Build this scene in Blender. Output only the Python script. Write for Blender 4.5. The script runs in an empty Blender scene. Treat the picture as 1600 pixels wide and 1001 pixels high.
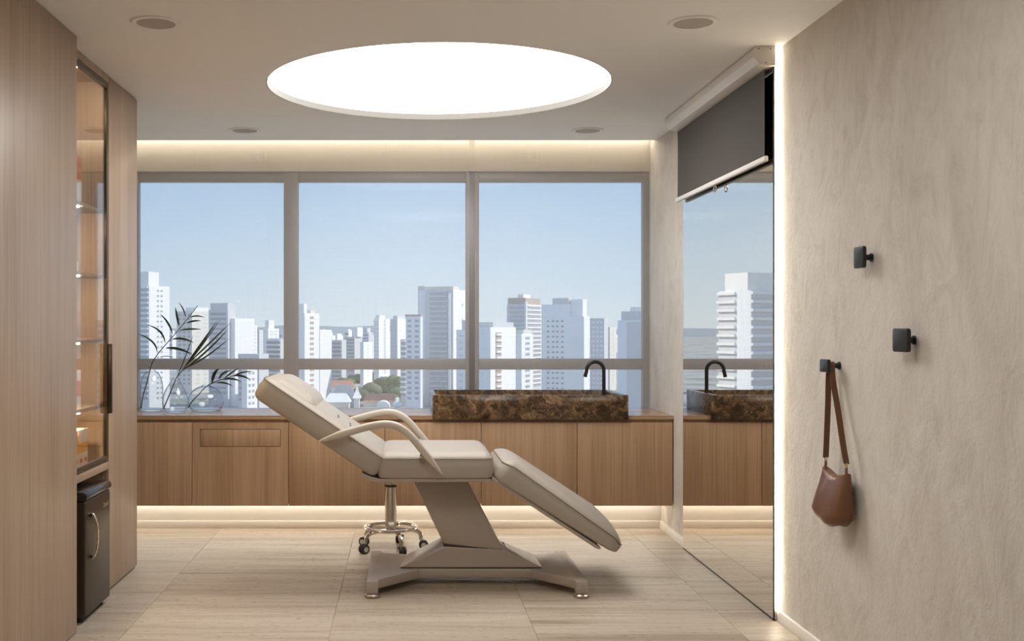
import bpy, bmesh, math, random
from mathutils import Vector, Matrix
random.seed(7)
SC = bpy.context.scene
COL = SC.collection

# ------------------------------------------------------------------ camera, world, sun, exposure
CAM_H, FPX, VX, VY = 1.3806, 1700.0, 633.0, 512.0
cam_d = bpy.data.cameras.new('camera'); cam = bpy.data.objects.new('camera', cam_d); COL.objects.link(cam)
cam.location = (0, 0, CAM_H); cam.rotation_euler = (math.pi / 2, 0, 0)
cam_d.sensor_fit = 'HORIZONTAL'; cam_d.sensor_width = 36.0; cam_d.lens = FPX / 1600 * 36
cam_d.shift_x = (800 - VX) / 1600; cam_d.shift_y = (VY - 500.5) / 1600
cam_d.clip_start = 0.05; cam_d.clip_end = 12000
SC.camera = cam

world = bpy.data.worlds.new('sky'); SC.world = world; world.use_nodes = True
wn = world.node_tree; wn.nodes.clear()
w_tc = wn.nodes.new('ShaderNodeTexCoord'); w_sep = wn.nodes.new('ShaderNodeSeparateXYZ')
w_ramp = wn.nodes.new('ShaderNodeValToRGB'); w_bg = wn.nodes.new('ShaderNodeBackground'); w_out = wn.nodes.new('ShaderNodeOutputWorld')
wn.links.new(w_tc.outputs['Generated'], w_sep.inputs[0]); wn.links.new(w_sep.outputs['Z'], w_ramp.inputs[0])
wn.links.new(w_ramp.outputs[0], w_bg.inputs[0]); wn.links.new(w_bg.outputs[0], w_out.inputs[0])
cr = w_ramp.color_ramp
cr.elements[0].position = 0.0; cr.elements[0].color = (0.48, 0.56, 0.62, 1)
cr.elements[1].position = 1.0; cr.elements[1].color = (0.14, 0.26, 0.50, 1)
e = cr.elements.new(0.06); e.color = (0.395, 0.51, 0.625, 1)
e = cr.elements.new(0.14); e.color = (0.30, 0.44, 0.62, 1)
e = cr.elements.new(0.45); e.color = (0.22, 0.35, 0.58, 1)
w_bg.inputs['Strength'].default_value = 0.775

sun_d = bpy.data.lights.new('sun', 'SUN'); sun = bpy.data.objects.new('sun', sun_d); COL.objects.link(sun)
SUN_DIR = Vector((0.77, -0.02, 0.64)).normalized()
sun.rotation_euler = SUN_DIR.to_track_quat('Z', 'Y').to_euler()
sun_d.energy = 1.85; sun_d.color = (1.0, 0.95, 0.87); sun_d.angle = 0.009

SC.view_settings.view_transform = 'Standard'; SC.view_settings.look = 'None'
SC.view_settings.exposure = 1.08; SC.view_settings.gamma = 1.0
SC.view_settings.use_curve_mapping = False
SC.cycles.max_bounces = 12; SC.cycles.transparent_max_bounces = 24
SC.cycles.sample_clamp_indirect = 6.0
SC.cycles.caustics_reflective = False; SC.cycles.caustics_refractive = False

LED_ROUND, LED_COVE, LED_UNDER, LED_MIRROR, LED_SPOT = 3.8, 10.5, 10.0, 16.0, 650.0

# ------------------------------------------------------------------ helpers
def P(px, py, Y):
    return Vector(((px - VX) / FPX * Y, Y, CAM_H - (py - VY) / FPX * Y))

class MB:
    def __init__(s): s.bm = bmesh.new()
    def faces(s, vs, fs):
        v = [s.bm.verts.new(p) for p in vs]
        for f in fs:
            try: s.bm.faces.new([v[i] for i in f])
            except ValueError: pass
        return s
    def box(s, x0, x1, y0, y1, z0, z1, bev=0, seg=2, mtx=None):
        t = bmesh.new(); bmesh.ops.create_cube(t, size=1)
        for v in t.verts:
            v.co = Vector((x0 + (v.co.x + .5) * (x1 - x0), y0 + (v.co.y + .5) * (y1 - y0), z0 + (v.co.z + .5) * (z1 - z0)))
        if bev: bmesh.ops.bevel(t, geom=t.edges[:], offset=bev, segments=seg, profile=.5, affect='EDGES')
        return s.add(t, mtx)
    def add(s, t, mtx=None):
        t.verts.index_update()
        m = [s.bm.verts.new(mtx @ v.co if mtx else v.co) for v in t.verts]
        for f in t.faces:
            try: s.bm.faces.new([m[v.index] for v in f.verts])
            except ValueError: pass
        t.free(); return s
    def prism(s, poly, fn, a0, a1, bev=0):
        """poly: 2D list; fn(p, a) -> Vector"""
        t = bmesh.new()
        A = [t.verts.new(fn(p, a0)) for p in poly]; B = [t.verts.new(fn(p, a1)) for p in poly]
        n = len(poly)
        t.faces.new(A); t.faces.new(B[::-1])
        for i in range(n): t.faces.new([A[i], B[i], B[(i + 1) % n], A[(i + 1) % n]])
        bmesh.ops.recalc_face_normals(t, faces=t.faces[:])
        if bev: bmesh.ops.bevel(t, geom=t.edges[:], offset=bev, segments=2, profile=.5, affect='EDGES')
        return s.add(t)
    def sweep(s, pts, ru, rv, n=12, up=Vector((0, 1, 0)), closed=False, power=2.0, caps=True):
        """tube with elliptic section: ru along the in-plane normal, rv along 'up' made perpendicular."""
        pts = [Vector(p) for p in pts]; N = len(pts); rings = []
        if not isinstance(ru, (list, tuple)): ru = [ru] * N
        if not isinstance(rv, (list, tuple)): rv = [rv] * N
        prev = None
        for i, p in enumerate(pts):
            a = pts[i - 1] if (i > 0 or closed) else p; b = pts[(i + 1) % N] if (i < N - 1 or closed) else p
            t = (b - a).normalized()
            if up is not None:
                e2 = (up - t * up.dot(t))
                if e2.length < 1e-4: e2 = t.orthogonal()
                e2.normalize()
            else:
                e2 = (prev - t * prev.dot(t)).normalized() if prev is not None else t.orthogonal().normalized()
                prev = e2
            e1 = t.cross(e2).normalized()
            ring = []
            for k in range(n):
                an = 2 * math.pi * k / n; c, d = math.cos(an), math.sin(an)
                q = 2 / power
                cu = math.copysign(abs(c) ** q, c); dv = math.copysign(abs(d) ** q, d)
                ring.append(s.bm.verts.new(p + e1 * cu * ru[i] + e2 * dv * rv[i]))
            rings.append(ring)
        for i in range(N if closed else N - 1):
            A, B = rings[i], rings[(i + 1) % N]
            for k in range(n): s.bm.faces.new([A[k], A[(k + 1) % n], B[(k + 1) % n], B[k]])
        if caps and not closed:
            s.bm.faces.new(rings[0][::-1]); s.bm.faces.new(rings[-1])
        return s
    def tube(s, pts, r, n=10, closed=False, up=None):
        return s.sweep(pts, r, r, n, up=up, closed=closed)
    def lathe(s, prof, c, n=32, closed=False):
        """prof: [(r,z)] from bottom to top around c"""
        c = Vector(c); rings = []
        for r, z in prof:
            if r < 1e-6: rings.append([s.bm.verts.new(c + Vector((0, 0, z)))])
            else: rings.append([s.bm.verts.new(c + Vector((r * math.cos(2 * math.pi * k / n), r * math.sin(2 * math.pi * k / n), z))) for k in range(n)])
        for i in range(len(rings) - (0 if closed else 1)):
            A, B = rings[i], rings[(i + 1) % len(rings)]
            for k in range(n):
                a0, a1 = A[k % len(A)], A[(k + 1) % len(A)]; b0, b1 = B[k % len(B)], B[(k + 1) % len(B)]
                vs = []
                for v in (a0, a1, b1, b0):
                    if v not in vs: vs.append(v)
                if len(vs) > 2: s.bm.faces.new(vs)
        return s
    def build(s, name, mat, parent=None, origin=None, smooth=25, normals=True):
        bm = s.bm
        if normals: bmesh.ops.recalc_face_normals(bm, faces=bm.faces[:])
        if parent is not None:
            o = Vector(parent['_o'])
        elif origin is not None: o = Vector(origin)
        else:
            xs = [v.co for v in bm.verts]
            o = Vector(((min(v.x for v in xs) + max(v.x for v in xs)) / 2, (min(v.y for v in xs) + max(v.y for v in xs)) / 2, min(v.z for v in xs)))
        for v in bm.verts: v.co -= o
        me = bpy.data.meshes.new(name); bm.to_mesh(me); bm.free()
        me.materials.append(mat)
        if smooth:
            me.shade_smooth(); me.set_sharp_from_angle(angle=math.radians(smooth))
        ob = bpy.data.objects.new(name, me); COL.objects.link(ob)
        if parent is not None: ob.parent = parent; ob['_o'] = list(o)
        else: ob.location = o; ob['_o'] = list(o)
        return ob

def tag(o, label=None, cat=None, group=None, kind=None):
    if label: o['label'] = label
    if cat: o['category'] = cat
    if group: o['group'] = group
    if kind: o['kind'] = kind
    return o
def thing(name, label, cat, loc, group=None):
    o = bpy.data.objects.new(name, None); COL.objects.link(o); o.location = loc; o['_o'] = list(loc)
    o.empty_display_size = .1
    return tag(o, label, cat, group)
def struct(o, label=None):
    return tag(o, label, None, None, 'structure')

def catmull(pts, n=8):
    pts = [Vector(p) for p in pts]; out = []
    for i in range(len(pts) - 1):
        p0 = pts[max(i - 1, 0)]; p1 = pts[i]; p2 = pts[i + 1]; p3 = pts[min(i + 2, len(pts) - 1)]
        for k in range(n):
            t = k / n
            out.append(.5 * ((2 * p1) + (p2 - p0) * t + (2 * p0 - 5 * p1 + 4 * p2 - p3) * t * t + (3 * p1 - p0 - 3 * p2 + p3) * t ** 3))
    out.append(pts[-1]); return out

# ------------------------------------------------------------------ materials
def new_mat(name):
    m = bpy.data.materials.new(name); m.use_nodes = True
    nt = m.node_tree; b = nt.nodes['Principled BSDF']; return m, nt, b
def plain(name, col, rough=.5, metal=0, spec=.5, bump=0, bscale=200, coat=0):
    m, nt, b = new_mat(name)
    b.inputs['Base Color'].default_value = (*col, 1); b.inputs['Roughness'].default_value = rough
    b.inputs['Metallic'].default_value = metal; b.inputs['Specular IOR Level'].default_value = spec
    b.inputs['Coat Weight'].default_value = coat
    tc = nt.nodes.new('ShaderNodeTexCoord'); n = nt.nodes.new('ShaderNodeTexNoise')
    nt.links.new(tc.outputs['Object'], n.inputs['Vector']); n.inputs['Scale'].default_value = bscale
    if bump:
        bp = nt.nodes.new('ShaderNodeBump'); bp.inputs['Strength'].default_value = bump; bp.inputs['Distance'].default_value = .002
        nt.links.new(n.outputs[0], bp.inputs['Height']); nt.links.new(bp.outputs[0], b.inputs['Normal'])
    else:
        mr = nt.nodes.new('ShaderNodeMapRange'); mr.inputs[3].default_value = max(rough - .04, 0); mr.inputs[4].default_value = rough + .04
        nt.links.new(n.outputs[0], mr.inputs[0]); nt.links.new(mr.outputs[0], b.inputs['Roughness'])
    return m
def emis(name, col, strength):
    m = bpy.data.materials.new(name); m.use_nodes = True; nt = m.node_tree; nt.nodes.clear()
    e_ = nt.nodes.new('ShaderNodeEmission'); o = nt.nodes.new('ShaderNodeOutputMaterial')
    e_.inputs[0].default_value = (*col, 1); e_.inputs[1].default_value = strength
    nt.links.new(e_.outputs[0], o.inputs[0]); return m
def ramp(nt, fac, stops):
    r = nt.nodes.new('ShaderNodeValToRGB'); c = r.color_ramp
    c.elements[0].position = stops[0][0]; c.elements[0].color = (*stops[0][1], 1)
    c.elements[1].position = stops[-1][0]; c.elements[1].color = (*stops[-1][1], 1)
    for p, q in stops[1:-1]:
        e_ = c.elements.new(p); e_.color = (*q, 1)
    nt.links.new(fac, r.inputs[0]); return r
def mapped(nt, scale, rand=0):
    tc = nt.nodes.new('ShaderNodeTexCoord'); mp = nt.nodes.new('ShaderNodeMapping'); mp.inputs['Scale'].default_value = scale
    nt.links.new(tc.outputs['Object'], mp.inputs['Vector'])
    if rand:
        oi = nt.nodes.new('ShaderNodeObjectInfo'); ml = nt.nodes.new('ShaderNodeMath'); ml.operation = 'MULTIPLY'; ml.inputs[1].default_value = rand
        nt.links.new(oi.outputs['Random'], ml.inputs[0]); nt.links.new(ml.outputs[0], mp.inputs['Location'])
    return mp
def noise(nt, vec, scale=1, detail=4, rough=.55, dist=0):
    n = nt.nodes.new('ShaderNodeTexNoise'); n.inputs['Scale'].default_value = scale; n.inputs['Detail'].default_value = detail
    n.inputs['Roughness'].default_value = rough; n.inputs['Distortion'].default_value = dist
    nt.links.new(vec, n.inputs['Vector']); return n
def mixc(nt, fac, a, b, mode='MIX'):
    m = nt.nodes.new('ShaderNodeMix'); m.data_type = 'RGBA'; m.blend_type = mode
    if isinstance(fac, (int, float)): m.inputs[0].default_value = fac
    else: nt.links.new(fac, m.inputs[0])
    for i, v in ((6, a), (7, b)):
        if isinstance(v, tuple): m.inputs[i].default_value = (*v, 1)
        else: nt.links.new(v, m.inputs[i])
    return m.outputs[2]

def wood(name, c0, c1, c2, horiz=False):
    m, nt, b = new_mat(name)
    s1 = (9, 9, .35) if not horiz else (.35, 9, 9)
    s2 = (130, 130, 1.6) if not horiz else (1.6, 130, 130)
    mp1 = mapped(nt, s1, 37); mp2 = mapped(nt, s2, 11)
    n1 = noise(nt, mp1.outputs[0], 1, 3, .5, .6); n2 = noise(nt, mp2.outputs[0], 1, 5, .6, .2)
    base = ramp(nt, n1.outputs[0], [(.3, c0), (.5, c1), (.72, c2)])
    fine = ramp(nt, n2.outputs[0], [(.3, (.66, .63, .58)), (.5, (.95, .95, .95)), (.75, (1.1, 1.09, 1.07))])
    c = mixc(nt, .85, base.outputs[0], fine.outputs[0], 'MULTIPLY')
    nt.links.new(c, b.inputs['Base Color']); b.inputs['Roughness'].default_value = .40; b.inputs['Specular IOR Level'].default_value = .5
    bp = nt.nodes.new('ShaderNodeBump'); bp.inputs['Strength'].default_value = .08; bp.inputs['Distance'].default_value = .001
    nt.links.new(n2.outputs[0], bp.inputs['Height']); nt.links.new(bp.outputs[0], b.inputs['Normal'])
    return m
WOOD = wood('oak_veneer_sheen', (.38, .275, .195), (.43, .315, .225), (.47, .35, .255))  # paler, greyer copy of the same oak; sky sheen put into its colour
WOOD2 = wood('oak_veneer_counter', (.36, .22, .125), (.42, .265, .155), (.47, .305, .185))
WOODH = wood('oak_worktop', (.35, .21, .12), (.40, .25, .15), (.44, .28, .17), True)
WOODH.node_tree.nodes['Principled BSDF'].inputs['Roughness'].default_value = .24

def travertine():
    m, nt, b = new_mat('travertine')
    mp = mapped(nt, (.5, 9, 9), 23); n1 = noise(nt, mp.outputs[0], 1, 6, .6, .5)
    mp2 = mapped(nt, (3.0, 70, 70), 31); n2 = noise(nt, mp2.outputs[0], 1, 4, .6, .3)
    mp3 = mapped(nt, (22, 110, 110), 13); n3 = noise(nt, mp3.outputs[0], 1, 2, .5)
    base = ramp(nt, n1.outputs[0], [(.30, (.33, .265, .195)), (.46, (.455, .39, .31)), (.68, (.54, .475, .395))])
    fine = ramp(nt, n2.outputs[0], [(.30, (.72, .68, .62)), (.48, (.98, .98, .98)), (.7, (1.05, 1.04, 1.03))])
    c = mixc(nt, .8, base.outputs[0], fine.outputs[0], 'MULTIPLY')
    pit = ramp(nt, n3.outputs[0], [(.30, (.26, .19, .13)), (.36, (1, 1, 1))])
    c = mixc(nt, .75, c, pit.outputs[0], 'MULTIPLY')
    oi = nt.nodes.new('ShaderNodeObjectInfo')
    tone = ramp(nt, oi.outputs['Random'], [(0, (.95, .94, .93)), (1, (1.03, 1.03, 1.03))])
    c = mixc(nt, 1.0, c, tone.outputs[0], 'MULTIPLY')
    nt.links.new(c, b.inputs['Base Color']); b.inputs['Roughness'].default_value = .46; b.inputs['Specular IOR Level'].default_value = .35
    bp = nt.nodes.new('ShaderNodeBump'); bp.inputs['Strength'].default_value = .12; bp.inputs['Distance'].default_value = .001
    nt.links.new(n2.outputs[0], bp.inputs['Height']); nt.links.new(bp.outputs[0], b.inputs['Normal'])
    return m
TRAV = travertine()

def plaster():
    m, nt, b = new_mat('trowelled_plaster')
    mp = mapped(nt, (1.4, 1.4, .8)); n1 = noise(nt, mp.outputs[0], 1.2, 6, .6, .8)
    mp2 = mapped(nt, (7, 7, 4.2)); n2 = noise(nt, mp2.outputs[0], 1, 8, .66, 1.6)
    mp3 = mapped(nt, (60, 60, 40)); n3 = noise(nt, mp3.outputs[0], 1, 4, .6)
    base = ramp(nt, n1.outputs[0], [(.3, (.545, .495, .435)), (.5, (.625, .58, .52)), (.72, (.68, .64, .585))])
    fine = ramp(nt, n2.outputs[0], [(.3, (.86, .84, .81)), (.5, (1, 1, 1)), (.7, (1.05, 1.05, 1.04))])
    c = mixc(nt, .8, base.outputs[0], fine.outputs[0], 'MULTIPLY')
    nt.links.new(c, b.inputs['Base Color']); b.inputs['Roughness'].default_value = .8; b.inputs['Specular IOR Level'].default_value = .2
    ad = nt.nodes.new('ShaderNodeMath'); ad.operation = 'MULTIPLY_ADD'; ad.inputs[1].default_value = .35
    nt.links.new(n3.outputs[0], ad.inputs[0]); nt.links.new(n2.outputs[0], ad.inputs[2])
    bp = nt.nodes.new('ShaderNodeBump'); bp.inputs['Strength'].default_value = .48; bp.inputs['Distance'].default_value = .016
    nt.links.new(ad.outputs[0], bp.inputs['Height']); nt.links.new(bp.outputs[0], b.inputs['Normal'])
    return m
PLASTER = plaster()

def marble():
    m, nt, b = new_mat('brown_marble')
    mp = mapped(nt, (1, 1, 1)); nd = noise(nt, mp.outputs[0], 14, 5, .65)
    mx = mixc(nt, .09, mp.outputs[0], nd.outputs[1])
    n1 = noise(nt, mx, 15, 9, .74, .8)
    base = ramp(nt, n1.outputs[0], [(.34, (.016, .010, .006)), (.46, (.060, .034, .017)), (.56, (.16, .09, .042)), (.68, (.34, .22, .12))])
    v = nt.nodes.new('ShaderNodeTexVoronoi'); v.feature = 'DISTANCE_TO_EDGE'; v.inputs['Scale'].default_value = 13
    mx2 = mixc(nt, .16, mp.outputs[0], nd.outputs[1]); nt.links.new(mx2, v.inputs['Vector'])
    vein = ramp(nt, v.outputs['Distance'], [(0, (1, 1, 1)), (.05, (0, 0, 0))])
    n4 = noise(nt, mp.outputs[0], 7, 3); gate = ramp(nt, n4.outputs[0], [(.48, (0, 0, 0)), (.66, (1, 1, 1))])
    f = mixc(nt, 1, vein.outputs[0], gate.outputs[0], 'MULTIPLY')
    c = mixc(nt, f, base.outputs[0], (.42, .30, .18))
    nt.links.new(c, b.inputs['Base Color']); b.inputs['Roughness'].default_value = .2
    return m
MARBLE = marble()

def thin_glass(name, tint=(1, 1, 1), f0=.04, k=1.0, edge=None):
    m = bpy.data.materials.new(name); m.use_nodes = True; nt = m.node_tree; nt.nodes.clear()
    o = nt.nodes.new('ShaderNodeOutputMaterial'); tr = nt.nodes.new('ShaderNodeBsdfTransparent'); gl = nt.nodes.new('ShaderNodeBsdfGlossy')
    gl.inputs['Roughness'].default_value = .02; gl.inputs['Color'].default_value = (1, 1, 1, 1)
    lw = nt.nodes.new('ShaderNodeLayerWeight'); lw.inputs['Blend'].default_value = .5
    pw = nt.nodes.new('ShaderNodeMath'); pw.operation = 'POWER'; pw.inputs[1].default_value = 5; nt.links.new(lw.outputs['Facing'], pw.inputs[0])
    ma = nt.nodes.new('ShaderNodeMath'); ma.operation = 'MULTIPLY_ADD'; ma.inputs[1].default_value = (1 - f0) * k; ma.inputs[2].default_value = f0
    nt.links.new(pw.outputs[0], ma.inputs[0])
    mx = nt.nodes.new('ShaderNodeMixShader'); nt.links.new(ma.outputs[0], mx.inputs[0])
    nt.links.new(tr.outputs[0], mx.inputs[1]); nt.links.new(gl.outputs[0], mx.inputs[2]); nt.links.new(mx.outputs[0], o.inputs[0])
    if edge:
        rp = ramp(nt, lw.outputs['Facing'], [(0, tint), (.6, tint), (1, edge)]); nt.links.new(rp.outputs[0], tr.inputs[0])
    else: tr.inputs[0].default_value = (*tint, 1)
    return m
GLASS = thin_glass('window_glass', (.97, .98, .98), .005, .5)
GLASS_D = thin_glass('cabinet_glass', (.90, .87, .83), .05, 1.0)
GLASS_V = thin_glass('vase_glass', (.955, .965, .975), .045, .9, (.34, .37, .41))

def blind_fabric():
    m = bpy.data.materials.new('sheer_blind_fabric'); m.use_nodes = True; nt = m.node_tree; nt.nodes.clear()
    o = nt.nodes.new('ShaderNodeOutputMaterial'); tr = nt.nodes.new('ShaderNodeBsdfTransparent')
    df = nt.nodes.new('ShaderNodeBsdfDiffuse'); tl = nt.nodes.new('ShaderNodeBsdfTranslucent')
    for n_ in (df, tl): n_.inputs['Color'].default_value = (.86, .80, .72, 1)
    tr.inputs['Color'].default_value = (1, 1, 1, 1)
    m1 = nt.nodes.new('ShaderNodeMixShader'); m1.inputs[0].default_value = .30
    nt.links.new(df.outputs[0], m1.inputs[1]); nt.links.new(tl.outputs[0], m1.inputs[2])
    mp = mapped(nt, (2, 2, 240)); n1 = noise(nt, mp.outputs[0], 1, 3, .6)
    mp2 = mapped(nt, (240, 2, 2)); n2 = noise(nt, mp2.outputs[0], 1, 3, .6)
    ad = nt.nodes.new('ShaderNodeMath'); ad.operation = 'ADD'; nt.links.new(n1.outputs[0], ad.inputs[0]); nt.links.new(n2.outputs[0], ad.inputs[1])
    mr = nt.nodes.new('ShaderNodeMapRange'); mr.inputs[1].default_value = .6; mr.inputs[2].default_value = 1.4
    mr.inputs[3].default_value = .283; mr.inputs[4].default_value = .300; nt.links.new(ad.outputs[0], mr.inputs[0])
    m2 = nt.nodes.new('ShaderNodeMixShader'); nt.links.new(mr.outputs[0], m2.inputs[0])
    nt.links.new(tr.outputs[0], m2.inputs[1]); nt.links.new(m1.outputs[0], m2.inputs[2]); nt.links.new(m2.outputs[0], o.inputs[0])
    return m
BLIND = blind_fabric()

PAINT = plain('white_ceiling_paint', (.93, .925, .915), .9, bump=.03, bscale=300)
TRIMW = plain('white_trim', (.80, .755, .69), .5)
ALU = plain('window_aluminium', (.24, .23, .235), .45, .3)
LEATHER = plain('ivory_leather', (.405, .357, .303), .45, spec=.4, bump=.10, bscale=420)
SEAM = plain('seam_thread', (.20, .15, .10), .8)
CHAIRMETAL = plain('beige_grey_powder_coat', (.43, .375, .325), .38, .2)
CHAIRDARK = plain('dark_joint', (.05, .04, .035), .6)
ARM = plain('armrest_polymer', (.56, .50, .43), .38)
CHROME = plain('brushed_chrome', (.66, .61, .55), .22, 1.0)
BLACK = plain('matte_black', (.012, .012, .013), .42)
RUBBER = plain('black_rubber', (.015, .015, .015), .6)
BRONZE = plain('bronze_frame', (.11, .085, .06), .38, .6)
FRIDGE = plain('dark_fridge_metal', (.062, .048, .036), .36, .6)
FRIDGEB = plain('fridge_black', (.012, .011, .011), .35)
STEEL = plain('satin_steel', (.70, .63, .55), .28, 1.0)
BAGL = plain('brown_bag_leather', (.150, .062, .028), .40, bump=.25, bscale=120)
BAGS = plain('brown_strap_leather', (.13, .055, .024), .5)
BRASS = plain('brass', (.55, .38, .16), .3, 1.0)
SCREENF = plain('grey_screen_fabric', (.072, .063, .056), .85, bump=.05, bscale=600)
SCREENW = plain('white_screen_housing', (.74, .71, .67), .4)
GRILLE = plain('speaker_grille', (.50, .46, .43), .7, bump=.5, bscale=900)
STEM = plain('palm_stem', (.035, .034, .018), .7, spec=.2)
LEAF = plain('palm_leaf', (.030, .040, .012), .55, spec=.25)
m_mir, nt_m, b_m = new_mat('mirror_silver')
b_m.inputs['Base Color'].default_value = (.86, .82, .76, 1); b_m.inputs['Metallic'].default_value = 1; b_m.inputs['Roughness'].default_value = 0.0
MIRROR = m_mir
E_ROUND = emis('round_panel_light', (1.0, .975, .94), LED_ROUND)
E_COVE = emis('cove_led', (1.0, .90, .74), LED_COVE)
E_UNDER = emis('under_cabinet_led', (1.0, .95, .83), LED_UNDER)
E_MIR = emis('mirror_led', (1.0, .88, .70), LED_MIRROR)
E_SPOT = emis('shelf_led', (1.0, .80, .52), LED_SPOT)

# ------------------------------------------------------------------ the room
XR, XL, H = 1.7654, -2.10, 2.70
YF, YB = -1.2, 7.95          # wall behind the camera, outer plane of the facade
Y_PAR, Y_CTR = 7.503, 7.145  # lower wall under the cabinets, counter front
# floor: bed + travertine tiles
fl = struct(MB().box(XL, XR, YF, YB, -.12, -.004).build('floor', plain('grout', (.36, .30, .23), .9), origin=(0, 0, -.12)))
xj = [XL, -2.20 + .0, -1.27, -.34, .59, 1.52, XR]
xs = [XL, -1.27, -.34, .59, 1.52, XR]
offs = [.20, .43, .75, .12, .75]
for c in range(5):
    y = 2.0 + offs[c] - .93
    while y < Y_PAR:
        y0, y1 = max(y, 1.6), min(y + .93, Y_PAR)
        if y1 - y0 > .05:
            MB().box(xs[c] + .0008, xs[c + 1] - .0008, y0 + .0008, y1 - .0008, -.012, 0, .0006, 1).build('tile', TRAV, fl)
        y += .93
MB().box(XL, XR, YF, 1.6, -.012, 0).build('floor_screed', TRAV, fl)

struct(MB().box(XR, XR + .12, YF, YB, 0, 2.82).build('wall_right', PLASTER))
struct(MB().box(XL - .12, XL, YF, YB, 0, 2.82).build('wall_left', PLASTER))
struct(MB().box(XL, XR, YF - .12, YF, 0, 2.82).build('wall_front', PLASTER))
struct(MB().box(XL, XR, Y_PAR, YB, 0, .779).build('wall_back', plain('beige_wall_paint', (.62, .575, .51), .85, bump=.08, bscale=60)))
struct(MB().box(XL, XR, 7.86, YB, 2.51, 2.82).build('wall_back_lintel', plain('lintel_paint', (.50, .46, .40), .8)))

# ceiling with a round recess and a slot in front of the blinds
LX, LY, LR = .1825, 5.965, .936
LY_FILL, LR_FILL = 2.7, .66  # added fill panel behind the camera, brightens the near wall and ceiling
def make_ceiling():
    mb = MB(); bm = mb.bm; NC = 128; Y1 = 7.656
    rect = [bm.verts.new(p) for p in ((XL, YF, H), (XR, YF, H), (XR, Y1, H), (XL, Y1, H))]
    ed = [bm.edges.new((rect[i], rect[(i + 1) % 4])) for i in range(4)]; circs = []
    for yc, rc in ((LY, LR), (LY_FILL, LR_FILL)):
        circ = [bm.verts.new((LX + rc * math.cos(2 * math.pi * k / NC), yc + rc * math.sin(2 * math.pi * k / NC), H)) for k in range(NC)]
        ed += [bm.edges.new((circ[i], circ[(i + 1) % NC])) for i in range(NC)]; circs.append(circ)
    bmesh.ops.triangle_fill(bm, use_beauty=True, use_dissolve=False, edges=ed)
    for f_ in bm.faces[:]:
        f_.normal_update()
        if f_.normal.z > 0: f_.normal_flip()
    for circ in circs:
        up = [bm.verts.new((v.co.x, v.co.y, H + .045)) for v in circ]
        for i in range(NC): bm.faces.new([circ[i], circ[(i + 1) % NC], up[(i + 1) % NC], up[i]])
    mb.box(XL, XR, YF, YB, 2.80, 2.84)
    mb.box(XL, XR, Y1 - .012, Y1, H + .0005, H + .03)
    return mb.build('ceiling', PAINT, origin=(0, 0, H), smooth=0, normals=False)
struct(make_ceiling())
# baseboards
BH = .053
struct(MB().box(XR - .014, XR, YF, 5.134, 0, BH, .002).build('baseboard_right', TRIMW))
struct(MB().box(XR - .014, XR, 6.803, Y_PAR, 0, BH, .002).build('baseboard_right_far', TRIMW))
struct(MB().box(XL, XR - .0145, Y_PAR - .014, Y_PAR, 0, BH, .002).build('baseboard_back', TRIMW))
struct(MB().box(XL, XR, 7.80, YB, .779, .79).build('trim_1', TRIMW))

# window: aluminium frame with mullions and a rail, one pane per opening
def wx(px, Y=7.90): return (px - VX) / FPX * Y
def wz(py, Y=7.90): return CAM_H - (py - VY) / FPX * Y
win = bpy.data.objects.new('window_1', None); COL.objects.link(win); win.location = (0, 7.9, .79); win['_o'] = [0, 7.9, .79]; struct(win)
wy0, wy1 = 7.865, 7.935
cols = [(XL, wx(218)), (wx(444), wx(466.5)), (wx(727.5), wx(748)), (wx(1003), XR)]
rails = [(.79, .797), (wz(577), wz(560)), (wz(285), 2.51)]
for a, b_ in cols: MB().box(a, b_, wy0, wy1, .79, 2.51, .004).build('mullion', ALU, win)
for i in range(3):
    a, b_ = cols[i][1], cols[i + 1][0]
    for z0, z1 in rails: MB().box(a, b_, wy0 + .004, wy1 - .004, z0, z1, .003).build('rail', ALU, win)
    for k in range(2):
        MB().box(a, b_, 7.897, 7.903, rails[k][1], rails[k + 1][0]).build('pane', GLASS, win)

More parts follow.
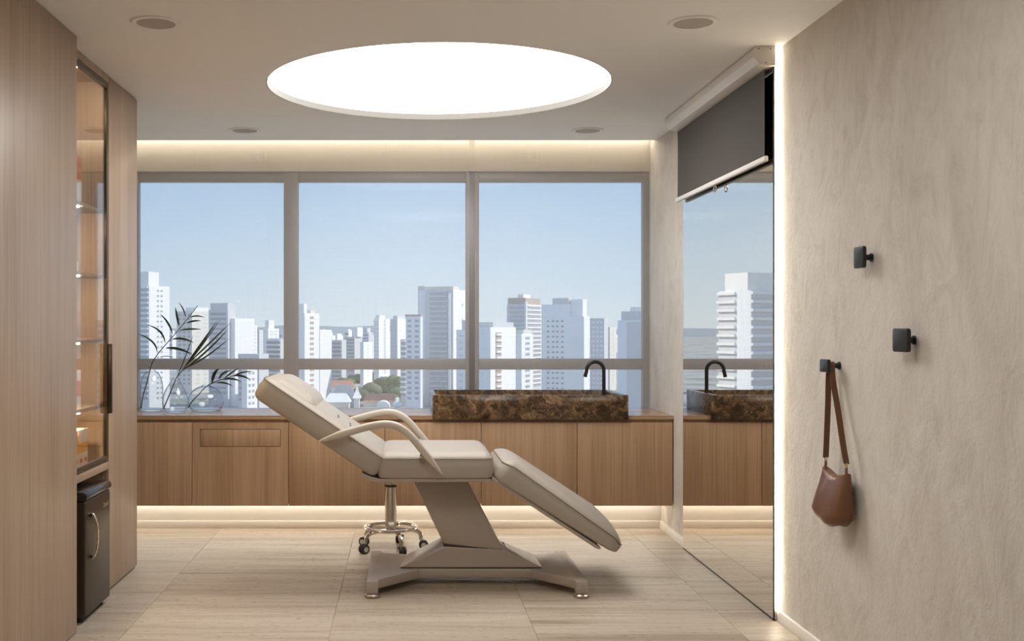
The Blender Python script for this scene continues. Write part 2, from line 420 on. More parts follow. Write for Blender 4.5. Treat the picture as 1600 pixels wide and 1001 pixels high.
# ------------------------------------------------------------------ cushions: rounded rectangle rings stacked into a pillow
def rr_outline(hu, hv, r, n=10):
    r = min(r, hu * .999, hv * .999); out = []
    for cx, cy, a0 in ((hu - r, hv - r, 0), (-hu + r, hv - r, 90), (-hu + r, -hv + r, 180), (hu - r, -hv + r, 270)):
        for k in range(n + 1):
            a = math.radians(a0 + 90 * k / n); out.append((cx + r * math.cos(a), cy + r * math.sin(a)))
    return out
def cushion(L, W, T, crown, r, fn, bot=.018, ease=.035, n=10, deform=None, sub=1):
    """pillow in local u (0..L), v (-W/2..W/2), w (0 bottom .. T seam .. T+crown); fn(u,v,w)->world"""
    mb = MB(); bm = mb.bm; hv, hu = W / 2, L / 2; rings = []
    lv = []
    for k in range(5):
        a = math.pi / 2 * k / 4; lv.append((bot * (1 - math.sin(a)) , bot * (1 - math.cos(a))))
    lv = [(bot * (1 - math.sin(math.pi / 2 * k / 4)), bot * (1 - math.cos(math.pi / 2 * k / 4))) for k in range(5)]
    for k in (1, 2): lv.append((-.004 * math.sin(math.pi * k / 3), bot + (T - bot) * k / 3))
    lv.append((0.002, T))
    m = min(hu, hv)
    for e_ in (.004, .010, .018, .028, .042, .06, .09, .13, .19, .25):
        if e_ < m * .95: lv.append((e_, T + crown * (1 - math.exp(-e_ / ease))))
    lv.append((m * .97, T + crown))
    for e_, w in lv:
        ring = []
        for u, v in rr_outline(hu - e_, hv - e_, max(r - e_, .004), n):
            q = (u + hu, v, w)
            if deform: q = deform(*q)
            ring.append(bm.verts.new(fn(*q)))
        rings.append(ring)
    N = len(rings[0])
    for A, B in zip(rings, rings[1:]):
        for k in range(N): bm.faces.new([A[k], A[(k + 1) % N], B[(k + 1) % N], B[k]])
    bm.faces.new(rings[0][::-1])
    top = rings[-1]
    h_ = N // 2
    # close the top with strips across the remaining sliver
    for i in range(h_ - 1):
        a, b_, c, d = top[i], top[i + 1], top[(N - 2 - i) % N], top[(N - 1 - i) % N]
        vs = []
        for v in (a, b_, c, d):
            if v not in vs: vs.append(v)
        if len(vs) > 2:
            try: bm.faces.new(vs)
            except ValueError: pass
    return mb
def seam_loop(L, W, T, r, fn, rad=.0022, deform=None, n=10, off=.0015):
    pts = []
    for u, v in rr_outline(L / 2 + off, W / 2 + off, r + off, n):
        q = (u + L / 2, v, T)
        if deform: q = deform(*q)
        pts.append(fn(*q))
    return MB().tube(pts, rad, 6, closed=True)

# ------------------------------------------------------------------ treatment chair
def treatment_chair():
    YN, YFAR = 5.62, 6.28; YC = (YN + YFAR) / 2; W = YFAR - YN
    t = thing('treatment_chair', 'ivory padded reclining treatment chair on a grey metal pedestal in the room centre', 'chair', (.366, 5.945, 0))
    def frame(pxa, pya, pxb, pyb):
        A = P(pxa, pya, YN); B = P(pxb, pyb, YN); d = (B - A); d.y = 0; L = d.length; d.normalize(); n = Vector((-d.z, 0, d.x))
        def fn(u, v, w): return Vector((A.x + d.x * u + n.x * w, YC + v, A.z + d.z * u + n.z * w))
        return fn, L, d, n
    # backrest: u from head end down to the hip
    fb, L, d, n = frame(393, 618, 586, 748)
    def dfb(u, v, w):
        s = u / L
        if w > .10: w += .012 * math.cos(max(0, min(1, (s - .48) / .6)) * math.pi) * 0
        w0 = -.016 * math.sin(math.pi * max(0, min(1, s)))
        k = 1 - min(w / .115, 1)
        return (u + (.016 if s < .5 else 0) * (1 - min(w / .115, 1)) * 0, v, w + w0 * k)
    T = .108
    back = cushion(L, W, T, .030, .05, fb, bot=.03, ease=.03, deform=dfb).build('backrest', LEATHER, t)
    seam_loop(L, W, T, .05, fb, deform=dfb).build('seam', SEAM, back)
    for s in (.56, .66):
        pts = [fb(L * s + .006 * math.sin(k), -.16 + .12 * k / 6, T + .0315) for k in range(7)]
        MB().tube(pts, .0025, 6).build('stitch', SEAM, back)
    def dfp(u, v, w): return (u, v, w + .004 * math.sin(u * 9))
    fp = lambda u, v, w: fb(.018 + u, v, T - .012 + w)
    cushion(.315, W - .035, .012, .062, .075, fp, bot=.006, ease=.042, deform=None).build('head_pillow', LEATHER, back)
    # thin backing board under the backrest
    fpan = lambda u, v, w: fb(.05 + u, v, -.022 + w)
    bb = MB(); 
    # seat
    fs, Ls, ds, ns = frame(590, 748.5, 771, 748.5)
    Ts = .104
    seat = cushion(Ls, W, Ts, .042, .045, fs, bot=.02, ease=.03).build('seat', LEATHER, t)
    seam_loop(Ls, W, Ts, .045, fs).build('seam', SEAM, seat)
    # leg rest
    fl_, Ll, dl, nl = frame(770, 747, 962, 872)
    def dfl(u, v, w):
        s = u / Ll
        k = max(0, (s - .80) / .20)
        if w > .06: w = w - .040 * (k * k * (3 - 2 * k)) * min(1, (w - .06) / .05)
        if w < .04: w = w + .022 * k * (1 - w / .04)
        j = max(0, (.10 - s) / .10)
        if w > .08: w -= .016 * j
        return (u, v, w)
    Tl = .112
    leg = cushion(Ll, W, Tl, .036, .06, fl_, bot=.022, ease=.032, deform=dfl).build('leg_rest', LEATHER, t)
    seam_loop(Ll, W, Tl, .06, fl_, deform=dfl).build('seam', SEAM, leg)
    MB().prism([(0.0, -.014), (Ll * .86, -.014), (Ll * .885, -.006), (Ll * .885, .004), (0, .004)], lambda p, a: fl_(p[0], a, p[1]), -W / 2 + .02, W / 2 - .02, .003).build('support_plate', CHAIRMETAL, leg)
    # tray under the seat with an upturned end
    prof = [P(*q, YN) for q in ((767, 748.6), (767, 753), (590, 753.5), (577, 751), (566, 746), (565, 739), (569, 741), (580, 745.5), (592, 748.6))]
    MB().prism([(p.x, p.z) for p in prof], lambda p, a: Vector((p[0], a, p[1])), YN + .012, YFAR - .012, .002).build('seat_tray', CHAIRMETAL, t)
    # armrests
    path = [P(*q, 5.55) for q in ((497, 690), (520, 682.5), (545, 675), (572, 667.5), (590, 663.8), (604, 662.8), (617, 665), (630, 671.5), (643, 683), (660, 703), (675, 721.5), (691, 741))]
    for yy in (5.565, 6.36):
        pts = [Vector((p.x, yy, p.z)) for p in catmull(path, 5)]
        N = len(pts)
        ru = [.019 * min(1, .12 + 2.2 * min(i, N - 1 - i) / (N - 1) * 3.2) for i in range(N)]
        rv = [.028 * min(1, .30 + min(i, N - 1 - i) / (N - 1) * 6) for i in range(N)]
        arm = MB().sweep(pts, ru, rv, 20, power=4.0).build('armrest', ARM, t, smooth=60)
        hx, hz = P(660, 712, 5.55).x, P(660, 712, 5.55).z
        MB().tube([Vector((hx, yy, hz)), Vector((hx, YN + .03 if yy < 6 else YFAR - .03, hz - .03))], .014, 10).build('arm_bracket', CHAIRMETAL, arm)
    # column
    YA, YZ = 5.885, 6.12
    q = [(.052, .583), (.060, .537), (.228, .190), (.545, .172), (.352, .52), (.330, .583)]
    q = [(.030, .583), (.222, .186), (.536, .170), (.318, .583)]
    MB().prism(q, lambda p, a: Vector((p[0], a, p[1])), YA, YZ, .006).build('column', CHAIRMETAL, t)
    MB().prism([(.205, .215), (.215, .17), (.560, .155), (.555, .175)], lambda p, a: Vector((p[0], a, p[1])), YA - .006, YZ + .006).build('column_gasket', CHAIRDARK, t)
    # base cover (truncated pyramid)
    b0 = [(-.031, 5.862), (.741, 5.862), (.735, 6.20), (.01, 6.20)]
    b1 = [(.212, 5.872), (.545, 5.872), (.530, 6.13), (.205, 6.13)]
    mb = MB()
    vs = [Vector((x, y, .0905)) for x, y in b0] + [Vector((x, y, .2 if i in (0, 3) else .182)) for i, (x, y) in enumerate(b1)]
    mb.faces(vs, [(0, 3, 2, 1), (4, 5, 6, 7), (0, 1, 5, 4), (1, 2, 6, 5), (2, 3, 7, 6), (3, 0, 4, 7)])
    tb = mb.bm; bmesh.ops.bevel(tb, geom=tb.edges[:], offset=.003, segments=2, profile=.5, affect='EDGES')
    mb.build('base_cover', CHAIRMETAL, t, smooth=20)
    MB().prism([(-.026, 5.866), (.736, 5.866), (.731, 6.196), (.014, 6.196)], lambda p, a: Vector((p[0], p[1], a)), .0852, .0903).build('cover_shadow_line', CHAIRDARK, t)  # thin dark slab stands in for the shadow line under the cover
    # base plate: H shape
    pl = [P(573, 908, 5.56), P(590, 905.5, 5.60), P(655, 889.5, 5.84), P(829, 889.5, 5.84), P(900, 907.5, 5.60), P(918, 910, 5.56),
          P(883, 858, 6.33), P(868, 860, 6.30), P(825, 861, 6.22), P(637, 861, 6.22), P(594, 862, 6.30), P(579, 860, 6.33)]
    pl2 = [(-.197, 5.555), (-.138, 5.555), (-.138, 5.605), (.076, 5.84), (.673, 5.84), (.874, 5.605), (.874, 5.555), (.933, 5.555),
           (.933, 6.335), (.874, 6.335), (.874, 6.285), (.70, 6.215), (.05, 6.215), (-.138, 6.285), (-.138, 6.335), (-.197, 6.335)]
    MB().prism(pl2, lambda p, a: Vector((p[0], p[1], a)), .038, .085, .003).build('base', CHAIRMETAL, t)
    for x in (-.1675, .9035):
        for y in (5.585, 6.305):
            f = MB(); f.box(x - .029, x + .029, y - .029, y + .029, .022, .0845, .003)
            fo = f.build('leg', CHAIRMETAL, t)
            MB().lathe([(0, 0), (.037, 0), (.041, .004), (.041, .012), (.034, .019), (.018, .0225), (0, .0225)], (x, y, 0), 24).build('levelling_foot', plain('levelling_foot_metal', (.42, .37, .32), .3, .8) if 'levelling_foot_metal' not in bpy.data.materials else bpy.data.materials['levelling_foot_metal'], fo)
treatment_chair()

# ------------------------------------------------------------------ stool on castors
def stool():
    cx, cy = (610.5 - VX) / FPX * 6.78, 6.78
    t = thing('stool', 'chrome swivel stool with foot ring and castors behind the treatment chair', 'stool', (cx, cy, 0))
    MB().lathe([(0, .455), (.15, .455), (.17, .463), (.172, .50), (.155, .517), (0, .522)], (cx, cy, 0), 40).build('seat', LEATHER, t)
    MB().lathe([(0, .125), (.037, .125), (.037, .392), (0, .392)], (cx, cy, 0), 28).build('column', CHROME, t)
    MB().lathe([(0, .3925), (.038, .3925), (.038, .401), (0, .401)], (cx, cy, 0), 28).build('collar', BLACK, t)
    MB().lathe([(0, .4), (.019, .4), (.019, .437), (0, .437)], (cx, cy, 0), 20).build('gas_rod', CHROME, t)
    MB().lathe([(0, .437), (.0195, .437), (.0195, .455), (0, .455)], (cx, cy, 0), 20).build('seat_socket', BLACK, t)
    MB().tube([Vector((cx + .158 * math.cos(a), cy + .158 * math.sin(a), .140)) for a in [2 * math.pi * k / 56 for k in range(56)]], .0105, 10, closed=True, up=Vector((0, 0, 1))).build('foot_ring', CHROME, t)
    for i in range(5):
        a = math.radians(218 + 72 * i); dx, dy = math.cos(a), math.sin(a)
        pts = catmull([Vector((cx + dx * r, cy + dy * r, z)) for r, z in ((.025, .125), (.09, .125), (.145, .120), (.175, .108), (.188, .085), (.190, .060))], 5)
        leg = MB().tube(pts, .013, 10).build('leg', CHROME, t)
        px, py = cx + dx * .205, cy + dy * .205
        ax = Vector((-dy, dx, 0)); R = .029
        for sgn in (-1, 1):
            c = Vector((px, py, R)) + ax * sgn * .013
            e1 = Vector((dx, dy, 0)); e2 = Vector((0, 0, 1)); w = MB(); rings = []
            for off, rr in ((-.009, R * .9), (-.006, R), (.006, R), (.009, R * .9)):
                rings.append([w.bm.verts.new(c + ax * off + (e1 * math.cos(q) + e2 * math.sin(q)) * rr) for q in [2 * math.pi * k / 20 for k in range(20)]])
            for A, B in zip(rings, rings[1:]):
                for k in range(20): w.bm.faces.new([A[k], A[(k + 1) % 20], B[(k + 1) % 20], B[k]])
            w.bm.faces.new(rings[0][::-1]); w.bm.faces.new(rings[-1])
            wo = w.build('castor_wheel', RUBBER, leg)
        cap = MB(); cap.tube([Vector((px, py, R)) - ax * .0235, Vector((px, py, R)) + ax * .0235], .017, 14).build('castor_hub', CHROME, leg)
stool()

# ------------------------------------------------------------------ counter: worktop and six wall-hung cabinets
_w = MB()
for q in ((XL, .1805, Y_CTR, 7.795), (1.463, XR - .002, Y_CTR, 7.795), (.1805, 1.463, 7.7705, 7.795)): _w.box(*q, .7795, .8048)
bmesh.ops.remove_doubles(_w.bm, verts=_w.bm.verts[:], dist=.0002)
wt = tag(_w.build('worktop', WOODH), 'long thin oak worktop running under the window', 'worktop')
joint = [149, 300, 451, 601.5, 752, 902, 1052]
jx = [(p - VX) / FPX * Y_CTR for p in joint]; jx = [XL] + jx[1:-1] + [XR - .006]
CAB_L = ['oak wall cabinet tucked behind the tall cupboard, below the glass vases', 'oak wall cabinet with a small outlined flap in its front',
         'oak wall cabinet behind the backrest of the treatment chair', 'oak wall cabinet behind the seat, left of the sink end',
         'oak wall cabinet under the left half of the stone sink', 'oak wall cabinet at the mirror end of the counter']
CAB_L[3] = 'oak wall cabinet straight behind the seat of the treatment chair'
CAB_L[4] = 'oak wall cabinet under the stone sink, behind the leg rest'
CZ0, CZ1 = .212, .759
for i in range(6):
    a, b_ = jx[i], jx[i + 1]
    t = thing('wall_cabinet', CAB_L[i], 'cabinet', ((a + b_) / 2, (Y_CTR + Y_PAR) / 2, CZ0), 'cabinets under the worktop')
    MB().box(a + .0005, b_ - .0005, Y_CTR + .021, Y_PAR - .001, CZ0 + .012, .7785).build('carcass', WOOD2, t)
    if i == 1:
        fx0, fx1 = (313 - VX) / FPX * Y_CTR, (438 - VX) / FPX * Y_CTR; fz1, fz0 = CAM_H - (671 - VY) / FPX * Y_CTR, CAM_H - (697 - VY) / FPX * Y_CTR
        m_ = MB(); g = .003
        for q in ((a + .0015, fx0 - g, CZ0, CZ1), (fx1 + g, b_ - .0015, CZ0, CZ1), (fx0 - g, fx1 + g, CZ0, fz0 - g), (fx0 - g, fx1 + g, fz1 + g, CZ1)):
            m_.box(q[0], q[1], Y_CTR + .002, Y_CTR + .020, q[2], q[3])
        dr = m_.build('door', WOOD2, t)
        MB().box(fx0, fx1, Y_CTR + .002, Y_CTR + .018, fz0, fz1, .001).build('flap', WOOD2, t)
    else:
        MB().box(a + .0018, b_ - .0018, Y_CTR + .002, Y_CTR + .020, CZ0, CZ1, .001).build('door', WOOD2, t)
tag(MB().box(XL + .02, XR - .03, 7.44, 7.46, .2135, .2235).build('led_strip', E_UNDER), 'warm light strip under the wall cabinets', 'light strip')

# stone sink: an open box
def sink():
    x0, x1, y0, y1, z0, z1 = .181, 1.4626, 7.128, 7.77, .780, .940
    t = thing('stone_sink', 'long brown marbled stone sink trough set into the oak worktop', 'sink', ((x0 + x1) / 2, (y0 + y1) / 2, z0))
    w = .022; mb = MB()
    out0 = [(x0, y0), (x1, y0), (x1, y1), (x0, y1)]; in1 = [(x0 + w, y0 + w), (x1 - .04, y0 + w), (x1 - .04, y1 - w), (x0 + w, y1 - w)]
    zf = .8452
    in0 = [(x0 + .10, y0 + .10), (x1 - .14, y0 + .10), (x1 - .14, y1 - .08), (x0 + .10, y1 - .08)]
    vs = [Vector((*p, z0)) for p in out0] + [Vector((*p, z1)) for p in out0] + [Vector((*p, z1)) for p in in1] + [Vector((*p, .8745)) for p in in1] 
    vs += [Vector((*p, .8745)) for p in in0] + [Vector((*p, zf)) for p in in0]
    f = [(0, 3, 2, 1)]
    for A, B in ((0, 4), (4, 8), (8, 12), (12, 16), (16, 20)):
        for i in range(4): f.append((A + i, A + (i + 1) % 4, B + (i + 1) % 4, B + i))
    f.append((20, 21, 22, 23))
    mb.faces(vs, f); bm = mb.bm
    bmesh.ops.recalc_face_normals(bm, faces=bm.faces[:])
    bmesh.ops.bevel(bm, geom=bm.edges[:], offset=.0018, segments=2, profile=.5, affect='EDGES')
    mb.build('basin', MARBLE, t)
    return t
sink()
def faucet():
    X, Y, zb = 1.38, 7.555, .8755; r = .0128; R = .060
    t = thing('faucet', 'matte black gooseneck tap rising from the stone sink', 'faucet', (X, Y, zb))
    zc = 1.158 - r - R
    pts = [Vector((X, Y, zb + .002)), Vector((X, Y, zc))]
    for k in range(1, 21):
        a = math.radians(9.2 * k * .99); pts.append(Vector((X - R + R * math.cos(a), Y, zc + R * math.sin(a))))
    d = (pts[-1] - pts[-2]).normalized(); d = Vector((-.25, 0, -1)).normalized()
    pts.append(pts[-1] + d * .02); pts.append(pts[-1] + d * .025)
    MB().tube(pts, r, 18, up=Vector((0, 1, 0))).build('spout', BLACK, t)
    MB().lathe([(0, 0), (.021, 0), (.021, .006), (0, .006)], (X, Y, zb), 24).build('base_ring', BLACK, t)
faucet()

# ------------------------------------------------------------------ vases and palm sprigs
def vase(name, label, px, Y, prof, n=40):
    c = P(px, 0, Y); c.z = .8052
    t_ = .0022; pr = prof
    inner = [(max(r - t_, .0005), z if z > .004 else .004) for r, z in pr[::-1]]
    pin = [(0, .016)] + [(max(r_ - .004, .004), max(z_, .016)) for r_, z_ in prof[1:]]
    mb = MB(); mb.lathe(pr + pin[::-1], c, n)
    o = mb.build(name, GLASS_V, origin=c, smooth=60, normals=False)
    return tag(o, label, 'vase')
def smooth_prof(p, n=5): return [(max(v.x, 0), max(v.z, 0)) for v in catmull([Vector((r, 0, z)) for r, z in p], n)]
V1 = vase('glass_vase', 'tall clear glass bottle vase beside the tall oak cupboard', 237, 7.58, [(0, 0.002)] + smooth_prof([(.070, 0), (.080, .008), (.081, .05), (.080, .14), (.074, .20), (.055, .25), (.028, .275), (.020, .29), (.021, .308), (.036, .330)]))
V2 = vase('glass_vase', 'teardrop shaped clear glass vase, middle one of the three', 274, 7.43, [(0, 0.002)] + smooth_prof([(.060, 0), (.072, .008), (.086, .05), (.088, .085), (.078, .13), (.055, .175), (.032, .212), (.022, .232), (.024, .238)]))
V3 = vase('glass_vase', 'squat round clear glass vase beside the chair headrest', 322, 7.56, [(0, 0.002)] + smooth_prof([(.085, 0), (.105, .01), (.126, .055), (.127, .085), (.110, .125), (.075, .155), (.040, .170), (.028, .176), (.027, .183)]))

def zp(x, y): return (200 + x / 4.0045, 420 + y / 4.004)
def leaf_mb(b, m, t, w, Y, dy):
    B, M, T = (P(*zp(*q), Y) for q in (b, m, t)); M = M * 2 - (B + T) / 2
    M.y += dy * .5; T.y += dy
    mb = MB(); N = 8; prev = None
    for i in range(N + 1):
        s = i / N; p = B * (1 - s) ** 2 + M * 2 * s * (1 - s) + T * s * s
        tan = ((M - B) * (1 - s) + (T - M) * s).normalized()
        side = tan.cross(Vector((0, 1, 0))).normalized(); nrm = tan.cross(side).normalized()
        hw = w * (math.sin(math.pi * min(1, s * .97 + .03)) ** .75) * (1 - .25 * s) + .0004
        ring = [mb.bm.verts.new(q) for q in (p + side * hw + nrm * hw * .35, p + nrm * .0006, p - side * hw + nrm * hw * .35, p - nrm * .0006)]
        if prev:
            for k in range(4): mb.bm.faces.new([prev[k], prev[(k + 1) % 4], ring[(k + 1) % 4], ring[k]])
        else: mb.bm.faces.new(ring[::-1])
        prev = ring
    mb.bm.faces.new(prev); return mb
def sprig(label, stem, leaves, Y, r=.0046):
    pts = [P(*zp(*q), Y) for q in stem]
    for p in pts: p.z = max(p.z, .812)
    t = thing('palm_sprig', label, 'plant', pts[0], 'palm sprigs in the glass vases')
    c = catmull(pts, 6); N = len(c); rr = [r * (1 - .5 * i / (N - 1)) for i in range(N)]
    MB().sweep(c, rr, rr, 8, up=Vector((0, 1, 0))).build('stem', STEM, t)
    for i, (b, m, tp, w) in enumerate(leaves):
        leaf_mb(b, m, tp, w * 1.45, Y, (-.05, .04, -.02, .06)[i % 4]).build('leaf', LEAF, t, smooth=50)
sprig('palm frond with curved leaves rising from the tall bottle vase', [(82, 872), (92, 800), (110, 740), (133, 655), (150, 590), (200, 515), (300, 400), (370, 315), (435, 230)],
      [((182, 517), (155, 452), (70, 404), .0048), ((233, 462), (195, 390), (115, 351), .0050), ((279, 405), (252, 338), (205, 281), .0054), ((320, 358), (302, 298), (285, 238), .0062),
       ((362, 303), (349, 250), (325, 210), .0032), ((236, 496), (310, 500), (398, 536), .0070), ((276, 440), (345, 437), (418, 463), .0056), ((322, 384), (385, 376), (450, 378), .0048),
       ((366, 338), (415, 326), (467, 325), .0046), ((386, 303), (425, 294), (472, 302), .0040), ((205, 550), (250, 545), (297, 558), .0016)], 7.58)
sprig('palm sprig with straight narrow blades in the teardrop vase', [(222, 875), (262, 780), (305, 680), (345, 630), (400, 562)],
      [((305, 680), (365, 545), (417, 413), .0024), ((345, 632), (440, 490), (552, 325), .0062), ((350, 622), (455, 490), (580, 318), .0036), ((375, 592), (500, 470), (632, 335), .0044),
       ((350, 628), (500, 510), (637, 372), .0046), ((355, 622), (490, 545), (628, 434), .0040), ((390, 560), (410, 545), (440, 500), .0050)], 7.43)
sprig('short palm sprig with broad dark leaves in the squat vase', [(376, 868), (400, 830), (440, 788), (490, 735), (560, 700), (612, 685), (665, 665)],
      [((526, 715), (545, 655), (579, 621), .0085), ((570, 690), (592, 655), (642, 635), .0068), ((603, 686), (650, 648), (702, 617), .0044), ((662, 672), (705, 650), (776, 642), .0046),
       ((655, 668), (715, 668), (771, 691), .0056), ((598, 692), (650, 688), (701, 706), .0052), ((556, 712), (605, 712), (660, 732), .0042)], 7.56)

# ------------------------------------------------------------------ mirror with light strip, projection screen
MX, MY0, MY1 = 1.7366, 5.134, 6.80
t = thing('wall_mirror', 'tall frameless mirror on the plaster wall beside the counter', 'mirror', (1.75, (MY0 + MY1) / 2, 0))
MB().box(MX, MX + .005, MY0 + .002, MY1, .010, 2.695).build('mirror_glass', MIRROR, t)
MB().box(MX + .0052, XR - .0005, MY0 + .003, MY1 - .003, .003, 2.695).build('backing_panel', TRIMW, t)
m_ = MB(); m_.box(MX - .0008, MX + .0056, MY0 - .006, MY0 + .0015, .002, 2.695); m_.box(MX - .0008, MX + .0056, MY0 - .006, MY1, .001, .0095)
m_.build('edge_trim', plain('dark_mirror_edge', (.05, .042, .035), .35, .5), t)
MB().box(XR - .0215, XR - .0125, MY0 - .004, MY0 + .0025, .056, 2.694).build('light_strip', E_MIR, t)

def screen():
    y0, y1 = 5.095, 6.83; xw = MX - .0015; xo = xw - .102
    t = thing('projection_screen', 'dark grey projection screen half unrolled from a white ceiling housing', 'projection screen', (1.69, 6.0, 2.18), None)
    prof = [(xo + .006, 2.698), (xw, 2.698), (xw, 2.611), (xo + .058, 2.608), (xo + .024, 2.620), (xo, 2.650), (xo, 2.686)]
    MB().prism(prof, lambda p, a: Vector((p[0], a, p[1])), y0 + .008, y1 - .008).build('housing', SCREENW, t)
    for a, b_ in ((y0, y0 + .0075), (y1 - .0075, y1)):
        cap = MB().prism([((x - 1.685) * 1.02 + 1.685 if x < xw - .02 else x, z + (-.002 if z < 2.65 else .0005)) for x, z in prof], lambda p, q: Vector((p[0], q, p[1])), a, b_, .001).build('end_cap', SCREENW, t)
        if a < 5.2:
            for sx, sz in ((xo + .022, 2.688), (xw - .024, 2.688), (xw - .045, 2.622)):
                MB().tube([Vector((sx, a - .001, sz)), Vector((sx, a + .002, sz))], .003, 10).build('screw', CHAIRDARK, cap)
    xf = 1.706; n = 24; mb = MB()
    prev = None
    for k in range(n + 1):
        y = 5.165 + (6.815 - 5.165) * k / n; ring = []
        for z in (2.606, 2.50, 2.40, 2.30, 2.192):
            s = (2.606 - z) / .42; cx = .004 * math.sin(k * .8) * s * .4
            edge = .012 * math.sin(math.pi * s) * (1 if k == n else 0)
            ring.append((Vector((xf + cx, y - edge, z)), Vector((xf + cx + .0012, y - edge, z))))
        fr = [mb.bm.verts.new(r[0]) for r in ring]; bk = [mb.bm.verts.new(r[1]) for r in ring]
        if prev:
            for i in range(4):
                mb.bm.faces.new([prev[0][i], prev[0][i + 1], fr[i + 1], fr[i]]); mb.bm.faces.new([prev[1][i], bk[i], bk[i + 1], prev[1][i + 1]])
            mb.bm.faces.new([prev[0][0], fr[0], bk[0], prev[1][0]]); mb.bm.faces.new([prev[0][4], prev[1][4], bk[4], fr[4]])
        else: mb.bm.faces.new(fr + bk[::-1])
        prev = (fr, bk)
    mb.bm.faces.new(prev[1] + prev[0][::-1])
    mb.build('screen_fabric', SCREENF, t, smooth=60)
    bar = MB().box(xf - .011, xf + .011, 5.135, 6.835, 2.166, 2.194, .008, 3).build('bottom_bar', SCREENW, t)
    yl = 5.99; R = .022
    MB().tube([Vector((xf, yl + R * math.cos(a), 2.150 + R * math.sin(a))) for a in [2 * math.pi * k / 24 for k in range(24)]], .0032, 8, closed=True, up=Vector((1, 0, 0))).build('pull_loop', CHROME, bar)
screen()

# ------------------------------------------------------------------ pegs and the bag
def peg(label, Y, Z, hy, hz, proud, rnd):
    t = thing('wall_peg', label, 'wall peg', (XR, Y, Z), 'black pegs on the plaster wall')
    x1 = XR - proud
    pts = [(Y + u, Z + v) for u, v in rr_outline(hy, hz, rnd, 6)]
    MB().prism(pts, lambda p, a: Vector((a, p[0], p[1])), x1, x1 + .014, .002).build('plate', BLACK, t)
    MB().tube([Vector((x1 + .013, Y, Z)), Vector((XR - .003, Y, Z))], .011, 18).build('post', BLACK, t)
    MB().tube([Vector((XR - .006, Y, Z)), Vector((XR - .0005, Y, Z))], .016, 20).build('wall_flange', BLACK, t)
peg('upper black wall peg, the highest of the three', 4.115, 1.647, .043, .041, .052, .012)
peg('larger black wall peg nearest the camera, at mid height', 3.77, 1.338, .057, .041, .052, .013)
peg('black wall peg from which the brown bag hangs', 4.42, 1.227, .042, .026, .066, .008)

def bag():
    Yc, Zp = 4.42, 1.227
    t = thing('shoulder_bag', 'small brown leather shoulder bag hanging from the lowest wall peg', 'bag', (XR - .055, Yc - .09, .60))
    Yb = 4.338
    # body: stacked rounded sections, against the wall, slouching forward
    mb = MB(); N = 36; rings = []
    zt, zb = .815, .598
    cx0 = XR - .066
    for i in range(15):
        s = i / 14.0
        z = zb + (zt - zb) * s
        ly = .128 * (1 - .42 * s ** 2.4) * min(1, .72 + 2.4 * s) if s < .12 else .128 * (1 - .36 * s ** 2.0)
        ly = .146 * (1 - .20 * s ** 1.8) * (.80 + .20 * min(1, s / .18))
        lx = .054 * (1 - .52 * s ** 1.6) * (.55 + .45 * min(1, s / .2) ** .6)
        ring = []
        for k in range(N):
            a = 2 * math.pi * k / N; c, d_ = math.cos(a), math.sin(a)
            u = math.copysign(abs(c) ** .75, c); v = math.copysign(abs(d_) ** .75, d_)
            y = Yb + u * ly
            sag = -.034 * max(0, s - .55) / .45 * (1 - u * u)
            low = .028 * (u * u) * max(0, 1 - s / .3) + .012 * u * max(0, 1 - s / .4)
            x = cx0 + v * lx + .010 * s * 2 + .004 * math.sin(5 * u + 4 * s) * (1 - s)
            if v < 0: x += .010 * math.exp(-((u - .25 - .25 * s) / .12) ** 2) * s
            ring.append(mb.bm.verts.new((min(x, XR - .004), y, z + sag + low)))
        rings.append(ring)
    for A, B in zip(rings, rings[1:]):
        for k in range(N): mb.bm.faces.new([A[k], A[(k + 1) % N], B[(k + 1) % N], B[k]])
    mb.bm.faces.new(rings[0][::-1]); mb.bm.faces.new(rings[-1])
    body = mb.build('body', BAGL, t, smooth=70)
    for sg in (-1, 1):
        y = Yb + sg * .104
        MB().sweep([Vector((cx0 + .016, y, .785)), Vector((cx0 + .017, y + sg * .002, .815)), Vector((cx0 + .018, y - sg * .002, .836))], .004, .012, 10, up=Vector((0, 1, 0))).build('strap_tab', BAGS, t)
        MB().tube([Vector((cx0 + .018, y + .010 * math.cos(a), .844 + .010 * math.sin(a))) for a in [2 * math.pi * k / 20 for k in range(20)]], .0022, 8, closed=True, up=Vector((1, 0, 0))).build('ring', BRASS, t)
    # strap: from one ring over the peg post to the other
    x_ = cx0 + .018; xp = XR - .036
    left = [Vector((x_, Yb - .104, .852)), Vector((x_ + .002, 4.274, .93)), Vector((x_ + .008, 4.340, 1.06)), Vector((xp - .004, 4.386, 1.165)), Vector((xp - .002, Yc - .018, 1.215))]
    top = [Vector((xp, Yc - .014, 1.232)), Vector((xp, Yc, 1.2425)), Vector((xp, Yc + .014, 1.232))]
    right = [Vector((xp, Yc + .018, 1.215)), Vector((xp - .002, Yc + .019, 1.165)), Vector((x_ + .008, Yc + .020, 1.06)), Vector((x_ + .002, Yb + .10, .93)), Vector((x_, Yb + .104, .852))]
    c = catmull(left + top + right, 5)
    MB().sweep(c, .0018, .0135, 10, up=Vector((1, .25, 0)), power=4).build('strap', BAGS, t, smooth=50)
bag()

